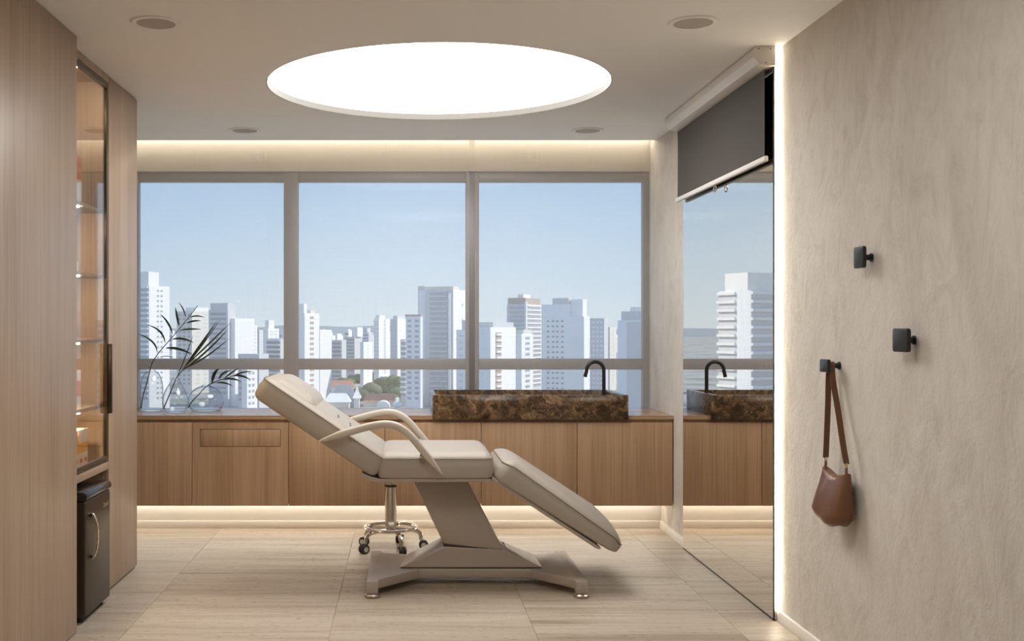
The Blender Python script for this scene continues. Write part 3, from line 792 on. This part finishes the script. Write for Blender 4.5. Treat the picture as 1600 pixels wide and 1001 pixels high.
# ------------------------------------------------------------------ ceiling light, speakers, cove strip, blinds
for label, yc, rc in (('large round luminous panel recessed in the ceiling above the treatment chair', LY, LR), ('smaller round fill panel added to the ceiling behind the camera, out of view', LY_FILL, LR_FILL)):
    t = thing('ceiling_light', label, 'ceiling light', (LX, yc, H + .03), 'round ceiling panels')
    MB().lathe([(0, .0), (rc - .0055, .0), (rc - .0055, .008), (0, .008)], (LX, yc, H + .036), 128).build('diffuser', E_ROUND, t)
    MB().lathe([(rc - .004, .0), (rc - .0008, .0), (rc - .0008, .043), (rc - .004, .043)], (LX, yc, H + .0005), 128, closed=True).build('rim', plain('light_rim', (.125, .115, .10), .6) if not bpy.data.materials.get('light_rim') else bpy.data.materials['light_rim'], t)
for label, px, py in (('round ceiling speaker nearest the tall oak cupboards', 243.5, 35), ('round ceiling speaker near the projection screen housing', 1083, 34.5),
                      ('small-looking ceiling speaker by the window, above the vases', 382.5, 203), ('small-looking ceiling speaker by the window, above the sink tap', 918, 203)):
    Y = FPX * (H - CAM_H) / (VY - py); X = (px - VX) / FPX * Y
    t = thing('ceiling_speaker', label, 'speaker', (X, Y, H), 'ceiling speakers')
    MB().lathe([(.083, -.006), (.090, -.008), (.103, -.007), (.108, -.0005), (.083, -.0005)], (X, Y, H), 48, closed=True).build('rim', PAINT, t)
    MB().lathe([(0, -.0055), (.04, -.0052), (.0825, -.004), (.0825, -.001), (0, -.001)], (X, Y, H), 48).build('grille', GRILLE, t)
tag(MB().box(XL + .01, XR - .01, 7.772, 7.784, 2.727, 2.735).build('led_strip', E_COVE), 'warm light strip hidden in the ceiling slot above the blinds', 'light strip')
for label, x0, x1 in (('wide sheer roller blind over two window bays', XL + .01, wx(733, 7.80)), ('narrower sheer roller blind over the window bay by the mirror', wx(742, 7.80), XR - .006)):
    t = thing('roller_blind', label, 'blind', ((x0 + x1) / 2, 7.80, .80))
    mb = MB(); mb.faces([(x0, 7.802, .806), (x1, 7.802, .806), (x1, 7.802, 2.77), (x0, 7.802, 2.77)], [(0, 1, 2, 3)])
    mb.build('fabric', BLIND, t, smooth=0, normals=False)
    MB().tube([Vector((x0, 7.823, 2.775)), Vector((x1, 7.823, 2.775))], .020, 16).build('roller', ALU, t)

# ------------------------------------------------------------------ tall oak cupboards on the left, display cabinet, fridge
X1 = -1.4846
ys = [1.88, 2.64, 3.40, 4.16, 4.92]
TALL = ['tall oak cupboard closest to the camera, partly out of frame', 'tall oak cupboard second from the camera', 'tall oak cupboard third from the camera',
        'tall oak cupboard beside the glass display cabinet']
t = thing('tall_cupboard', 'tall flat oak cupboard filling the left edge, next to the fridge', 'cupboard', (-1.8, 3.4, 0))
MB().box(XL + .001, X1 - .021, 1.88, 4.902, .001, 2.699).build('carcass', WOOD, t)
MB().box(X1 - .020, X1, 3.40, 4.92, .008, 2.697, .001).build('door', WOOD, t)
MB().box(X1 - .020, X1, 1.88, 3.397, .008, 2.697, .001).build('door', WOOD, t)
MB().box(XL + .001, X1 - .0205, 4.9025, 4.9195, .001, 2.699).build('side_panel', WOOD, t)

X3 = -1.55
t = thing('tall_cupboard', 'narrow tall oak cupboard between the display cabinet and the window', 'cupboard', (-1.82, 5.99, 0))
MB().box(XL + .001, X3 - .021, 5.692, 6.271, .001, 2.699).build('carcass', WOOD, t)
MB().box(X3 - .020, X3, 5.690, 6.289, .012, 2.694, .001).build('door', WOOD, t)
MB().box(XL + .001, X3 - .0205, 6.2715, 6.288, .001, 2.699).build('side_panel', WOOD, t)

def display():
    y0, y1 = 4.921, 5.688; xf = X3
    t = thing('display_cabinet', 'lit display cabinet with bronze framed glass door above the fridge', 'cabinet', (-1.82, 5.3, .644))
    MB().box(XL + .001, xf - .024, y0, y1, .644, .672).build('bottom_panel', WOOD, t)
    MB().box(XL + .001, xf - .024, y0, y1, 2.662, 2.699).build('top_panel', WOOD, t)
    MB().box(xf - .022, xf - .001, y0, y1, .644, .683, .001).build('bottom_rail', WOOD, t)
    MB().box(xf - .022, xf - .001, y0, y1, 2.660, 2.698, .001).build('top_rail', WOOD, t)
    MB().box(XL + .001, XL + .014, y0 + .018, y1 - .018, .672, 2.662).build('back_panel', WOOD, t)
    for a, b_ in ((y0, y0 + .017), (y1 - .017, y1)):
        MB().box(XL + .001, xf - .024, a, b_, .6725, 2.6615).build('side_panel', WOOD, t)
    d = bpy.data.objects.new('glass_door', None); COL.objects.link(d); d.parent = t; d['_o'] = t['_o']; 
    z0, z1 = .688, 2.655; f = .028; a, b_ = y0 + .004, y1 - .004
    mb = MB()
    for q in ((a, a + f, z0, z1), (b_ - f, b_, z0, z1), (a + f, b_ - f, z0, z0 + f), (a + f, b_ - f, z1 - f, z1)):
        mb.box(xf - .020, xf - .001, q[0], q[1], q[2], q[3], .001)
    mb.build('door_frame', BRONZE, d)
    MB().box(xf - .0125, xf - .0085, a + f, b_ - f, z0 + f, z1 - f).build('pane', GLASS_D, d)
    MB().box(xf - .0008, xf + .022, b_ - .019, b_ - .001, .935, 1.297, .003).build('handle', plain('bronze_handle', (.045, .03, .02), .4, .5), d)
    for z in (.985, 1.325, 1.655, 1.995):
        MB().box(XL + .015, xf - .03, y0 + .018, y1 - .018, z - .018, z, .001).build('shelf', WOOD, t)
    for z in (.967, 1.307, 1.637, 1.977, 2.662):
        MB().lathe([(0, -.006), (.013, -.006), (.015, -.0005), (0, -.0005)], (xf - .055, 5.315, z), 20).build('spot_light', E_SPOT, t)
display()
def carton(label, x0, x1, y0, y1, z0, z1, bands, cat='box'):
    t = thing('product_box', label, cat, ((x0 + x1) / 2, (y0 + y1) / 2, z0), 'product boxes in the display cabinet')
    z = z0
    for i, (fr, m) in enumerate(bands):
        zz = z0 + (z1 - z0) * fr
        MB().box(x0, x1, y0, y1, z, zz).build(('printed_band', 'carton_body', 'carton_lid')[i % 3], m, t); z = zz
CW = plain('carton_white', (.75, .70, .64), .5); CY = plain('carton_amber', (.75, .36, .05), .5); CR = plain('carton_red', (.60, .07, .05), .5)
CO = plain('carton_orange', (.72, .22, .07), .5)
yy = 5.255
for i, l in enumerate(('white and amber carton on the bottom shelf, behind the cupboard edge', 'middle white and amber carton on the bottom shelf', 'white and amber carton on the bottom shelf, farthest from the cupboard edge')):
    carton(l, -1.73, -1.60, yy, yy + .073, .6722, .6722 + .205, [(.44, CW), (.68, CY), (1, CW if i else CY)])
    t_ = bpy.data.objects['product_box' if i == 0 else 'product_box.%03d' % i]
    MB().box(-1.5998, -1.5985, yy + .02, yy + .055, .715, .735).build('red_mark', CR, t_)
    yy += .078
yy = 5.24
for i, l in enumerate(('white and orange carton on the second shelf, behind the cupboard edge', 'white and orange carton on the second shelf, away from the cupboard edge')):
    carton(l, -1.74, -1.62, yy, yy + .095, .9852, .9852 + .185, [(.30, CW), (.72, CO), (1, CW)]); yy += .10
yy = 5.25
for i, l in enumerate(('red and white carton on the top shelf, behind the cupboard edge', 'red and white carton on the top shelf, away from the cupboard edge')):
    carton(l, -1.74, -1.61, yy, yy + .08, 1.9952, 1.9952 + .30 - .07 * i, [(.18, CW), (.55, CR), (1, CW)] if i == 0 else [(.5, CW), (.75, CO), (1, CR)]); yy += .085
carton('low white carton on the third shelf', -1.72, -1.61, 5.26, 5.36, 1.6552, 1.705, [(1, CW)])

def fridge():
    x, y0, y1, z1 = -1.487, 5.06, 5.484, .615
    t = thing('mini_fridge', 'small dark brown fridge in the niche under the display cabinet', 'fridge', (-1.75, 5.27, 0))
    MB().box(-2.0, x - .058, y0 + .004, y1 - .004, .022, z1 - .012, .006).build('body', FRIDGEB, t)
    dr = MB().box(x - .055, x, y0, y1, .030, z1 - .045, .010, 3).build('door', FRIDGE, t)
    MB().prism([(x - .060, z1 - .043), (x - .004, z1 - .043), (x + .006, z1 - .034), (x + .008, z1 - .020), (x, z1 - .006), (x - .014, z1), (x - .060, z1)], lambda p, a: Vector((p[0], a, p[1])), y0, y1, .002).build('top_trim', plain('fridge_trim', (.022, .021, .024), .16), t)
    hy = y0 + .075
    pts = catmull([Vector((x - .002, hy, .505)), Vector((x + .018, hy, .50)), Vector((x + .034, hy, .455)), Vector((x + .038, hy, .40)), Vector((x + .034, hy, .345)), Vector((x + .018, hy, .300)), Vector((x - .002, hy, .295))], 5)
    MB().sweep(pts, .0045, .008, 10).build('handle', STEEL, dr)
    for z in (.497, .303): MB().tube([Vector((x - .001, hy, z)), Vector((x + .012, hy, z))], .009, 12).build('handle_mount', FRIDGEB, dr)
    for yy_ in (y0 + .05, y1 - .05):
        for xx in (x - .04, -1.95): MB().lathe([(0, 0), (.016, 0), (.016, .026), (0, .026)], (xx, yy_, 0), 14).build('foot', RUBBER, t)
    cu = bpy.data.curves.new('lettering', 'FONT'); cu.body = 'Consul'; cu.size = .032; cu.extrude = .0006; cu.space_character = 1.05
    tmp = bpy.data.objects.new('lettering_tmp', cu); COL.objects.link(tmp)
    dg = bpy.context.evaluated_depsgraph_get(); me = bpy.data.meshes.new_from_object(tmp.evaluated_get(dg)); bpy.data.objects.remove(tmp)
    o_ = Vector(t['_o'])
    for v in me.vertices:
        c = v.co.copy(); v.co = Vector((x + .0008 + c.z, y1 - .125 + c.x * .9, .497 + c.y)) - o_
    me.materials.clear(); me.materials.append(STEEL)
    ob = bpy.data.objects.new('lettering', me); COL.objects.link(ob); ob.parent = dr; ob['_o'] = t['_o']
fridge()

# ------------------------------------------------------------------ the city outside
GZ = -45.0
def facade(name, c, rough=.8): return plain(name, c, rough)
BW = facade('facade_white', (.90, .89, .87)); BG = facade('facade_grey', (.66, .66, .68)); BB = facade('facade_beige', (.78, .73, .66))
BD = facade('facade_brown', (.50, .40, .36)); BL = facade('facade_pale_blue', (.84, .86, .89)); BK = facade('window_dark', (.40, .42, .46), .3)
BGL = facade('window_blue_glass', (.46, .54, .60), .25); ROOFR = facade('terracotta_roof', (.52, .25, .17)); ASPH = facade('asphalt', (.28, .28, .30))
TH = math.radians(25)
AD = Vector((-math.cos(TH), math.sin(TH), 0)); BDIR = Vector((math.sin(TH), math.cos(TH), 0))
class Tower:
    def __init__(s, label, pl, pe, pr, top, D, mat, name='apartment_tower'):
        s.D = D; uE, uL, uR = ((p - VX) / FPX for p in (pe, pl, pr))
        s.E = Vector((uE * D, D, 0))
        s.a = (s.E.x - uL * D) / (math.cos(TH) + uL * math.sin(TH)); s.b = (uR * D - s.E.x) / (math.sin(TH) - uR * math.cos(TH))
        s.a = max(s.a, 3); s.b = max(min(s.b, 40), 3)
        s.top = s.z(top); s.t = thing(name, label, 'building', (s.E.x, s.E.y, GZ), 'buildings outside the window')
        s.blk(0, s.a, 0, s.b, GZ, s.top, 'walls', mat)
    def z(s, py): return CAM_H - (py - VY) / FPX * s.D
    def add(s, mb, a0, a1, b0, b1, z0, z1):
        o = s.E
        vs = [o + AD * a + BDIR * b + Vector((0, 0, z)) for z in (z0, z1) for a, b in ((a0, b0), (a1, b0), (a1, b1), (a0, b1))]
        mb.faces(vs, [(0, 1, 2, 3), (4, 7, 6, 5), (0, 4, 5, 1), (1, 5, 6, 2), (2, 6, 7, 3), (3, 7, 4, 0)])
    def blk(s, a0, a1, b0, b1, z0, z1, nm, mat):
        mb = MB(); s.add(mb, a0, a1, b0, b1, z0, z1); return mb.build(nm, mat, s.t, smooth=0)
    def roof(s, fa0, fa1, py, mat=None, fb0=.15, fb1=.85, nm='roof_block'):
        return s.blk(s.a * fa0, s.a * fa1, s.b * fb0, s.b * fb1, s.top, s.z(py), nm, mat or BW)
    def zs(s, pitch, zlo=None, top=None):
        z = (top or s.top) - pitch * 1.1; lo = zlo or max(GZ + 6, s.z(660))
        while z > lo: yield z; z -= pitch
    def bands(s, f0, f1, pitch, gm, sm, side='L', top=None, out=.9):
        """floor slabs with recessed glazing between"""
        g = MB(); k = MB(); n = 0
        ln = s.a if side == 'L' else s.b
        for z in s.zs(pitch, top=top):
            if side == 'L':
                s.add(g, ln * f0, ln * f1, -.15, .2, z, z + pitch * .55); s.add(k, ln * f0, ln * f1, -out, .2, z + pitch * .62, z + pitch * .95)
            else:
                s.add(g, -.15, .2, ln * f0, ln * f1, z, z + pitch * .55); s.add(k, -out, .2, ln * f0, ln * f1, z + pitch * .62, z + pitch * .95)
            n += 1
        if n:
            tag(g.build('window_rows', gm, s.t, smooth=0), kind='stuff'); tag(k.build('balcony_slabs', sm, s.t, smooth=0), kind='stuff')
    def wins(s, cols_, pitch, gm, side='L', w=.08, h=.45, top=None):
        g = MB(); ln = s.a if side == 'L' else s.b; n = 0
        for z in s.zs(pitch, top=top):
            for c in cols_:
                if side == 'L': s.add(g, ln * (c - w / 2), ln * (c + w / 2), -.12, .2, z, z + pitch * h)
                else: s.add(g, -.12, .2, ln * (c - w / 2), ln * (c + w / 2), z, z + pitch * h)
                n += 1
        if n: tag(g.build('windows', gm, s.t, smooth=0), kind='stuff')

T = Tower('white tower with blue glazed side at the cupboard edge of the window', 208, 233, 265, 446, 600, BW); T.bands(.05, .95, 2.85, BGL, BW); T.wins([.42, .60], 2.85, BK, 'R', .10, .35); T.roof(.1, .9, 424, BW, .05, .55)
T = Tower('pale tower behind the palm frond leaves', 276, 300, 330, 486, 760, BB); T.wins([.2, .5, .8], 3, BK, 'L', .14); T.wins([.3, .7], 3, BG, 'R', .2); T.roof(.0, .6, 480, BW)
T = Tower('grey and white stepped tower above the squat vase', 326, 356, 368, 484, 640, BG); T.bands(.1, .9, 2.9, BK, BG, out=.3); T.roof(.05, .95, 473, BG, .1, 1.0); T.blk(-3, 0, 3, 24, GZ, T.z(497), 'lower_wing', BW)
T = Tower('slim white tower with rows of small windows left of the bay mullion', 379, 384, 402, 508, 900, BW); T.wins([.2, .5, .8], 3, BG, 'R', .14)
T = Tower('narrow white tower, its roof box standing highest near the bay mullion', 411, 419, 436, 513, 1000, BW); T.wins([.3, .7], 3, BG, 'R', .2); T.roof(.1, .8, 500, BW, .1, .6)
T = Tower('small grey tower wedged between two white ones beyond the squat vase', 400, 405, 413, 515, 1200, BG); T.wins([.3, .7], 3, BW, 'R', .2)
T = Tower('banded grey block against the bay mullion', 416, 438, 447, 529, 700, BG); T.bands(.05, .95, 3, BK, BW)
T = Tower('low flat roofed grey block below the slim white towers', 372, 405, 420, 553, 560, BG, 'low_block'); T.wins([.15, .4, .65, .9], 3, BK, 'L', .1)
T = Tower('white block with small windows low behind the chair headrest', 382, 386, 402, 575, 540, BW, 'low_block'); T.wins([.25, .6], 3, BK, 'R', .2)
T = Tower('slender white tower just right of the bay mullion, with a window column', 464, 476, 499, 489, 620, BW); T.wins([.3, .7], 3, BL, 'L', .2); T.wins([.48], 3, BD, 'R', .26, .5); T.roof(.1, 1, 474, BW, .0, .2); T.roof(.1, .9, 484, BB, .45, .75); T.blk(-.5, 6, T.b, T.b + 14, GZ, T.z(515), 'rear_wing', BW)
T = Tower('low pale tower on the horizon beside the slender white tower', 506, 511, 520, 519, 1500, BW)
T = Tower('banded grey block with white side above the green trees', 507, 534, 541, 531, 800, BG); T.bands(.03, .97, 3, BK, BG); T.roof(.6, .9, 524, BW)
T = Tower('grey tower with sunlit roof box above the trees', 541, 554, 566, 526, 950, BG); T.bands(.05, .95, 3, BK, BG, out=.3); T.roof(-.2, .4, 511, BW)
T = Tower('grey tower with a pale top, left of the twin white towers', 560, 576, 583, 519, 1050, BG); T.bands(.05, .95, 3.2, BK, BL, out=.3); T.roof(.2, .9, 512, BG)
T = Tower('pair of low white slabs in front of the horizon towers', 563, 568, 582, 534, 850, BW, 'low_block'); T.wins([.5], 3, BG, 'R', .1)
T = Tower('tall white tower with dark slit, middle of the horizon skyline', 584, 592, 609, 498, 900, BW); T.wins([.55], 3, BG, 'R', .18, .9); T.wins([.3, .7], 3, BG, 'L', .2); T.roof(.1, .9, 492, BW, .1, .6)
T = Tower('white tower with grey flank beside the windowed grey block', 610, 621, 635, 498, 820, BW); T.bands(.05, .95, 3, BG, BG, out=.2); T.roof(.2, .8, 493, BG)
T = Tower('small grey slatted block in front of the white skyline tower', 626, 634, 638, 530, 640, BG, 'low_block'); T.bands(.0, 1, 3, BK, BW)
T = Tower('grey block with two columns of windows beside the tall glass tower', 634, 657, 660, 494, 610, BL); T.wins([.25, .75], 2.9, BK, 'L', .26, .45); T.blk(-.3, T.a + .3, -.4, 3, T.top, T.z(491), 'parapet', BD)
T = Tower('tallest glazed tower in the middle bay, white on its sunny flank', 653, 708, 727, 452, 640, BG); T.bands(.14, .66, 2.95, BGL, BG, out=1.0); T.bands(.80, .98, 2.95, BL, BL, out=.15); T.roof(.0, .80, 447, BB, .0, .5); T.wins([.75], 9, BK, 'R', .1, .2); T.blk(T.a * .06, T.a * .12, -1.2, .2, GZ, T.z(458), 'white_pier', BW); T.blk(-.05, .0, 0, T.b, GZ, T.top, 'sunlit_flank', BW); T.roof(.80, 1.0, 446, BG, 0, .5)  # flank skin: sunlight on this side put into the colour as white
T = Tower('lavender grey block in front of the tallest glazed tower', 713, 738, 746, 515, 500, BL); T.wins([.3, .7], 3, BG, 'L', .2, .3); T.roof(.2, .7, 500, BG)
T = Tower('white block with brown balcony column right of the dark mullion', 741, 766, 812, 511, 560, BW); T.blk(-.2, T.a + .2, -.25, .2, GZ, T.top - 1, 'shaded_front', BL); T.roof(-.0, .9, 503, BG, .1, .9); T.blk(-.3, .2, T.b * .20, T.b * .40, GZ, T.z(519), 'balcony_recess', BD); T.bands(.20, .40, 3, BK, BW, 'R', top=T.z(520), out=1.0)  # front skin: shade put into the colour as pale blue
T = Tower('grey banded high-rise with flat brown crown in the mirror-side bay', 792, 821, 847, 475, 720, BG); T.bands(.05, .85, 2.9, BGL, BG, out=.5); T.bands(.1, .9, 2.9, BK, BW, 'R', out=.6); T.roof(.0, .95, 465, BD, .0, .9); T.blk(T.a * .2, T.a * .5, T.b * .1, T.b * .5, T.z(465), T.z(459), 'roof_tank', BW); T.blk(-.9, .3, -.9, 1.2, GZ, T.z(471), 'white_pier', BW)
T = Tower('low white building with dark windows in front of the banded high-rise', 809, 815, 833, 521, 520, BW, 'low_block'); T.wins([.5], 2.6, BK, 'R', .36, .5); T.roof(0, 1, 515, BB)
T = Tower('broad pale blue block with window rows behind the tap', 846, 912, 921, 494, 615, BL); T.wins([.50, .62, .72, .84], 2.95, BK, 'L', .06, .35); T.blk(T.a * .33, T.a, 0, T.b, T.top, T.z(475), 'upper_storeys', BL); T.blk(T.a * .05, T.a * .33, T.b * .2, T.b * .9, T.top, T.z(467), 'stair_tower', BW); T.blk(T.a * .36, T.a * .75, T.b * .1, T.b * .7, T.z(475), T.z(465), 'roof_block', BG); T.blk(-.2, 0, 0, T.b, GZ, T.top, 'sunlit_flank', BW)  # thin white skin on the flank paints in its sunlit side
T = Tower('grey block with white edge behind the spout of the tap', 914, 944, 950, 497, 700, BG); T.wins([.15, .35, .55, .75], 3, BL, 'L', .1, .4)
T = Tower('slim sunlit tower in the gap right of the tap', 948, 953, 963, 511, 800, BB); T.wins([.5], 3, BG, 'R', .3)
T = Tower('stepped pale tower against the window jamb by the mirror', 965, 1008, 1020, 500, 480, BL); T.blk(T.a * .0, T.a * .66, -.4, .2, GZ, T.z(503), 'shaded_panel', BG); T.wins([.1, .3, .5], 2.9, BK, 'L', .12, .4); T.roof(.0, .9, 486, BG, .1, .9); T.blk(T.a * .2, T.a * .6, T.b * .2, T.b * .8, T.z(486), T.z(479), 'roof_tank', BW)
T = Tower('large banded tower seen only in the mirror', 40, 108, 158, 453, 380, BL); T.bands(.0, 1, 3, BG, BL); T.bands(.45, 1, 3, BG, BW, 'R', out=1.0); T.roof(-.0, .9, 425, BW, .1, .8)
T = Tower('brownish tower reflected in the display cabinet glass', 1080, 1112, 1128, 500, 500, BD); T.bands(.1, .9, 3, BK, BB)
T = Tower('white tower reflected in the display cabinet glass', 1128, 1150, 1170, 487, 560, BW); T.wins([.3, .6], 3, BK, 'R', .2)
T = Tower('low white slab on the horizon beyond the banded grey block', 520, 527, 534, 521, 1700, BW, 'low_block')
T = Tower('faint pale tower low on the horizon between the bays', 440, 444, 452, 518, 1800, BW)
T = Tower('white tower peeping out right of the dark mullion', 738, 743, 750, 502, 900, BW)

# small towers far off along the skyline
rnd = random.Random(21)
FAR = []
for px in list(range(268, 445, 22)) + list(range(503, 632, 13)) + list(range(918, 1000, 20)):
    D = rnd.uniform(1500, 2300); w = rnd.uniform(9, 15); FAR.append((px + rnd.uniform(-4, 4), w, rnd.uniform(513, 527), D))
ORD = ('first', 'second', 'third', 'fourth', 'fifth', 'sixth', 'seventh', 'eighth', 'ninth', 'tenth', 'eleventh')
FAR.sort(); cnt = {}
for i, (px, w, top, D) in enumerate(FAR):
    bay = 'bay above the vases' if px < 450 else ('middle bay' if px < 735 else 'bay beside the mirror'); cnt[bay] = cnt.get(bay, -1) + 1
    m_ = (BW, BG, BB, BW)[i % 4]
    T = Tower('tiny %s tower on the far skyline, %s from left in %s' % (('white', 'grey', 'beige', 'white')[i % 4], ORD[cnt[bay]], bay), px - w * .55, px, px + w * .45, top, D, m_, 'distant_tower')
    T.t['group'] = 'distant skyline towers'
    T.roof(.2, .8, top - rnd.uniform(1.5, 4), BW)
    if w > 10.5: T.bands(.06, .94, 6.5, BK, m_, out=.4)
# towers beside and beyond what the photograph frames
mb_w = MB()
class Plain(Tower):
    def __init__(s): pass
q_ = Plain()
for k in range(150):
    D = rnd.uniform(750, 2600); px = rnd.choice((rnd.uniform(-900, 20), rnd.uniform(1180, 2300))); q_.E = Vector(((px - VX) / FPX * D, D, 0))
    q_.add(mb_w, 0, rnd.uniform(14, 30), 0, rnd.uniform(14, 26), GZ, rnd.uniform(-20, 12) + (25 if k % 9 == 0 else 0))
oc = mb_w.build('city_blocks', BW, origin=(0, 1500, GZ), smooth=0); tag(oc, 'pale tower blocks of the city stretching away past the window edges', 'buildings', kind='stuff')

# low houses, trees, ground
gm, nt, b = new_mat('city_ground')
mp = mapped(nt, (.02, .02, .02)); n1 = noise(nt, mp.outputs[0], 1, 6, .6)
rp = ramp(nt, n1.outputs[0], [(.35, (.22, .27, .17)), (.5, (.46, .46, .44)), (.7, (.60, .58, .54))]); nt.links.new(rp.outputs[0], b.inputs['Base Color']); b.inputs['Roughness'].default_value = .9
mb = MB(); mb.faces([(-4000, 60, GZ), (4000, 60, GZ), (4000, 9000, GZ), (-4000, 9000, GZ)], [(0, 1, 2, 3)])
tag(struct(mb.build('ground', gm, origin=(0, 60, GZ))))
def hill():
    mb = MB(); n = 80; top = []; bot = []; back = []
    for i in range(n + 1):
        x = -3000 + 6000 * i / n
        h = 6 + 10 * math.sin(i * .21) + 7 * math.sin(i * .63 + 1) + 2 * math.sin(i * 1.9)
        top.append(mb.bm.verts.new((x, 6200, max(h, -10)))); bot.append(mb.bm.verts.new((x, 5600, GZ - 1))); back.append(mb.bm.verts.new((x, 6800, GZ - 1)))
    for i in range(n):
        mb.bm.faces.new([bot[i], bot[i + 1], top[i + 1], top[i]]); mb.bm.faces.new([top[i], top[i + 1], back[i + 1], back[i]])
    return struct(mb.build('hills', plain('distant_hill', (.33, .37, .39), .95)))
hill()
HOUSES = [('long house with terracotta roof beyond the chair headrest', 497, 552, 597, 605, 722, ROOFR, BW), ('house with pinkish tiled roof near the sink end', 568, 621, 619, 627, 640, ROOFR, BB),
          ('white flat roofed shed beyond the backrest', 466, 502, 617, 622, 590, BW, BW), ('pale warehouse roof below the terracotta house', 508, 545, 618, 628, 600, BW, BB),
          ('cream walled house beside the round tree', 520, 552, 604, 622, 660, BB, BB), ('small white house left of the round tree', 553, 561, 608, 622, 630, BW, BW),
          ('small white annex beside the stone sink', 617, 624, 625, 634, 585, BW, BW)]
for label, pa, pb, ptop, pwall, D, rm, wm in HOUSES:
    A = P(pa, ptop, D); B = P(pb, pwall, D); t = thing('low_house', label, 'house', ((A.x + B.x) / 2, D + 6, GZ), 'low houses among the trees')
    MB().box(A.x, B.x, D, D + 14, GZ, B.z).build('walls', wm, t)
    zt = A.z; y = D
    m_ = MB(); m_.faces([(A.x - 1, D - 1, B.z), (B.x + 1, D - 1, B.z), (B.x + 1, D + 15, B.z), (A.x - 1, D + 15, B.z), (A.x + 2, D + 7, zt + 1), (B.x - 2, D + 7, zt + 1)], [(0, 1, 5, 4), (1, 2, 5), (2, 3, 4, 5), (3, 0, 4), (0, 3, 2, 1)])
    m_.build('roof', rm, t, smooth=0)
# white arched hall
t = thing('arched_hall', 'small white arched roof beyond the armrest', 'building', (P(598, 637, 612).x, 612, GZ))
A = P(588, 637, 612); B = P(609, 628, 612); cxh, rw = (A.x + B.x) / 2, (B.x - A.x) / 2
pr = [(A.x, GZ), (B.x, GZ), (B.x, A.z)] + [(cxh + rw * math.cos(a), A.z + (B.z - A.z) * math.sin(a)) for a in [math.pi * k / 12 for k in range(1, 12)]] + [(A.x, A.z)]
MB().prism(pr, lambda p, a: Vector((p[0], a, p[1])), 612, 630).build('shell', BW, t)

TRE = plain('tree_foliage', (.13, .18, .095), .9, bump=1.0, bscale=.6); TRK = plain('tree_trunk', (.12, .08, .05), .9)
TREES = [(575, 607, 26, 692, 'large round green tree in front of the low houses'), (536, 596, 20, 760, 'dark green tree left of the large round tree'), (600, 592, 24, 780, 'green tree right behind the large round tree'),
         (624, 592, 26, 740, 'green tree beside the windowed grey block'), (614, 612, 20, 680, 'low green tree near the pinkish roof'), (555, 588, 18, 915, 'green tree on the rise behind the large round tree'),
         (520, 590, 17, 840, 'small green tree above the terracotta roof'), (585, 584, 16, 950, 'far green tree under the twin horizon towers'),
         (500, 606, 13, 665, 'small green tree against the long terracotta house'), (480, 606, 13, 720, 'green tree at the foot of the slender white tower')]
for px, py, wpx, D, label in TREES:
    c = P(px, py, D); R = wpx / FPX * D; t = thing('city_tree', label, 'tree', (c.x, D, GZ), 'trees outside the window')
    mb = MB()
    for k in range(9):
        a = random.uniform(0, 6.28); q = Vector((c.x + math.cos(a) * R * random.uniform(0, .6), D + math.sin(a) * R * .5, c.z - R * .35 + random.uniform(-.3, .3) * R)); rr = R * random.uniform(.38, .6)
        tb = bmesh.new(); bmesh.ops.create_icosphere(tb, subdivisions=2, radius=rr)
        for v in tb.verts: v.co = q + Vector((v.co.x, v.co.y, v.co.z * .8)) * random.uniform(.86, 1.1)
        mb.add(tb)
    mb.build('crown', TRE, t, smooth=80)
    MB().tube([Vector((c.x, D, GZ)), Vector((c.x, D, max(c.z - R * .4, GZ + 1)))], R * .07, 8).build('trunk', TRK, t)

for o in bpy.data.objects:
    if '_o' in o: del o['_o']
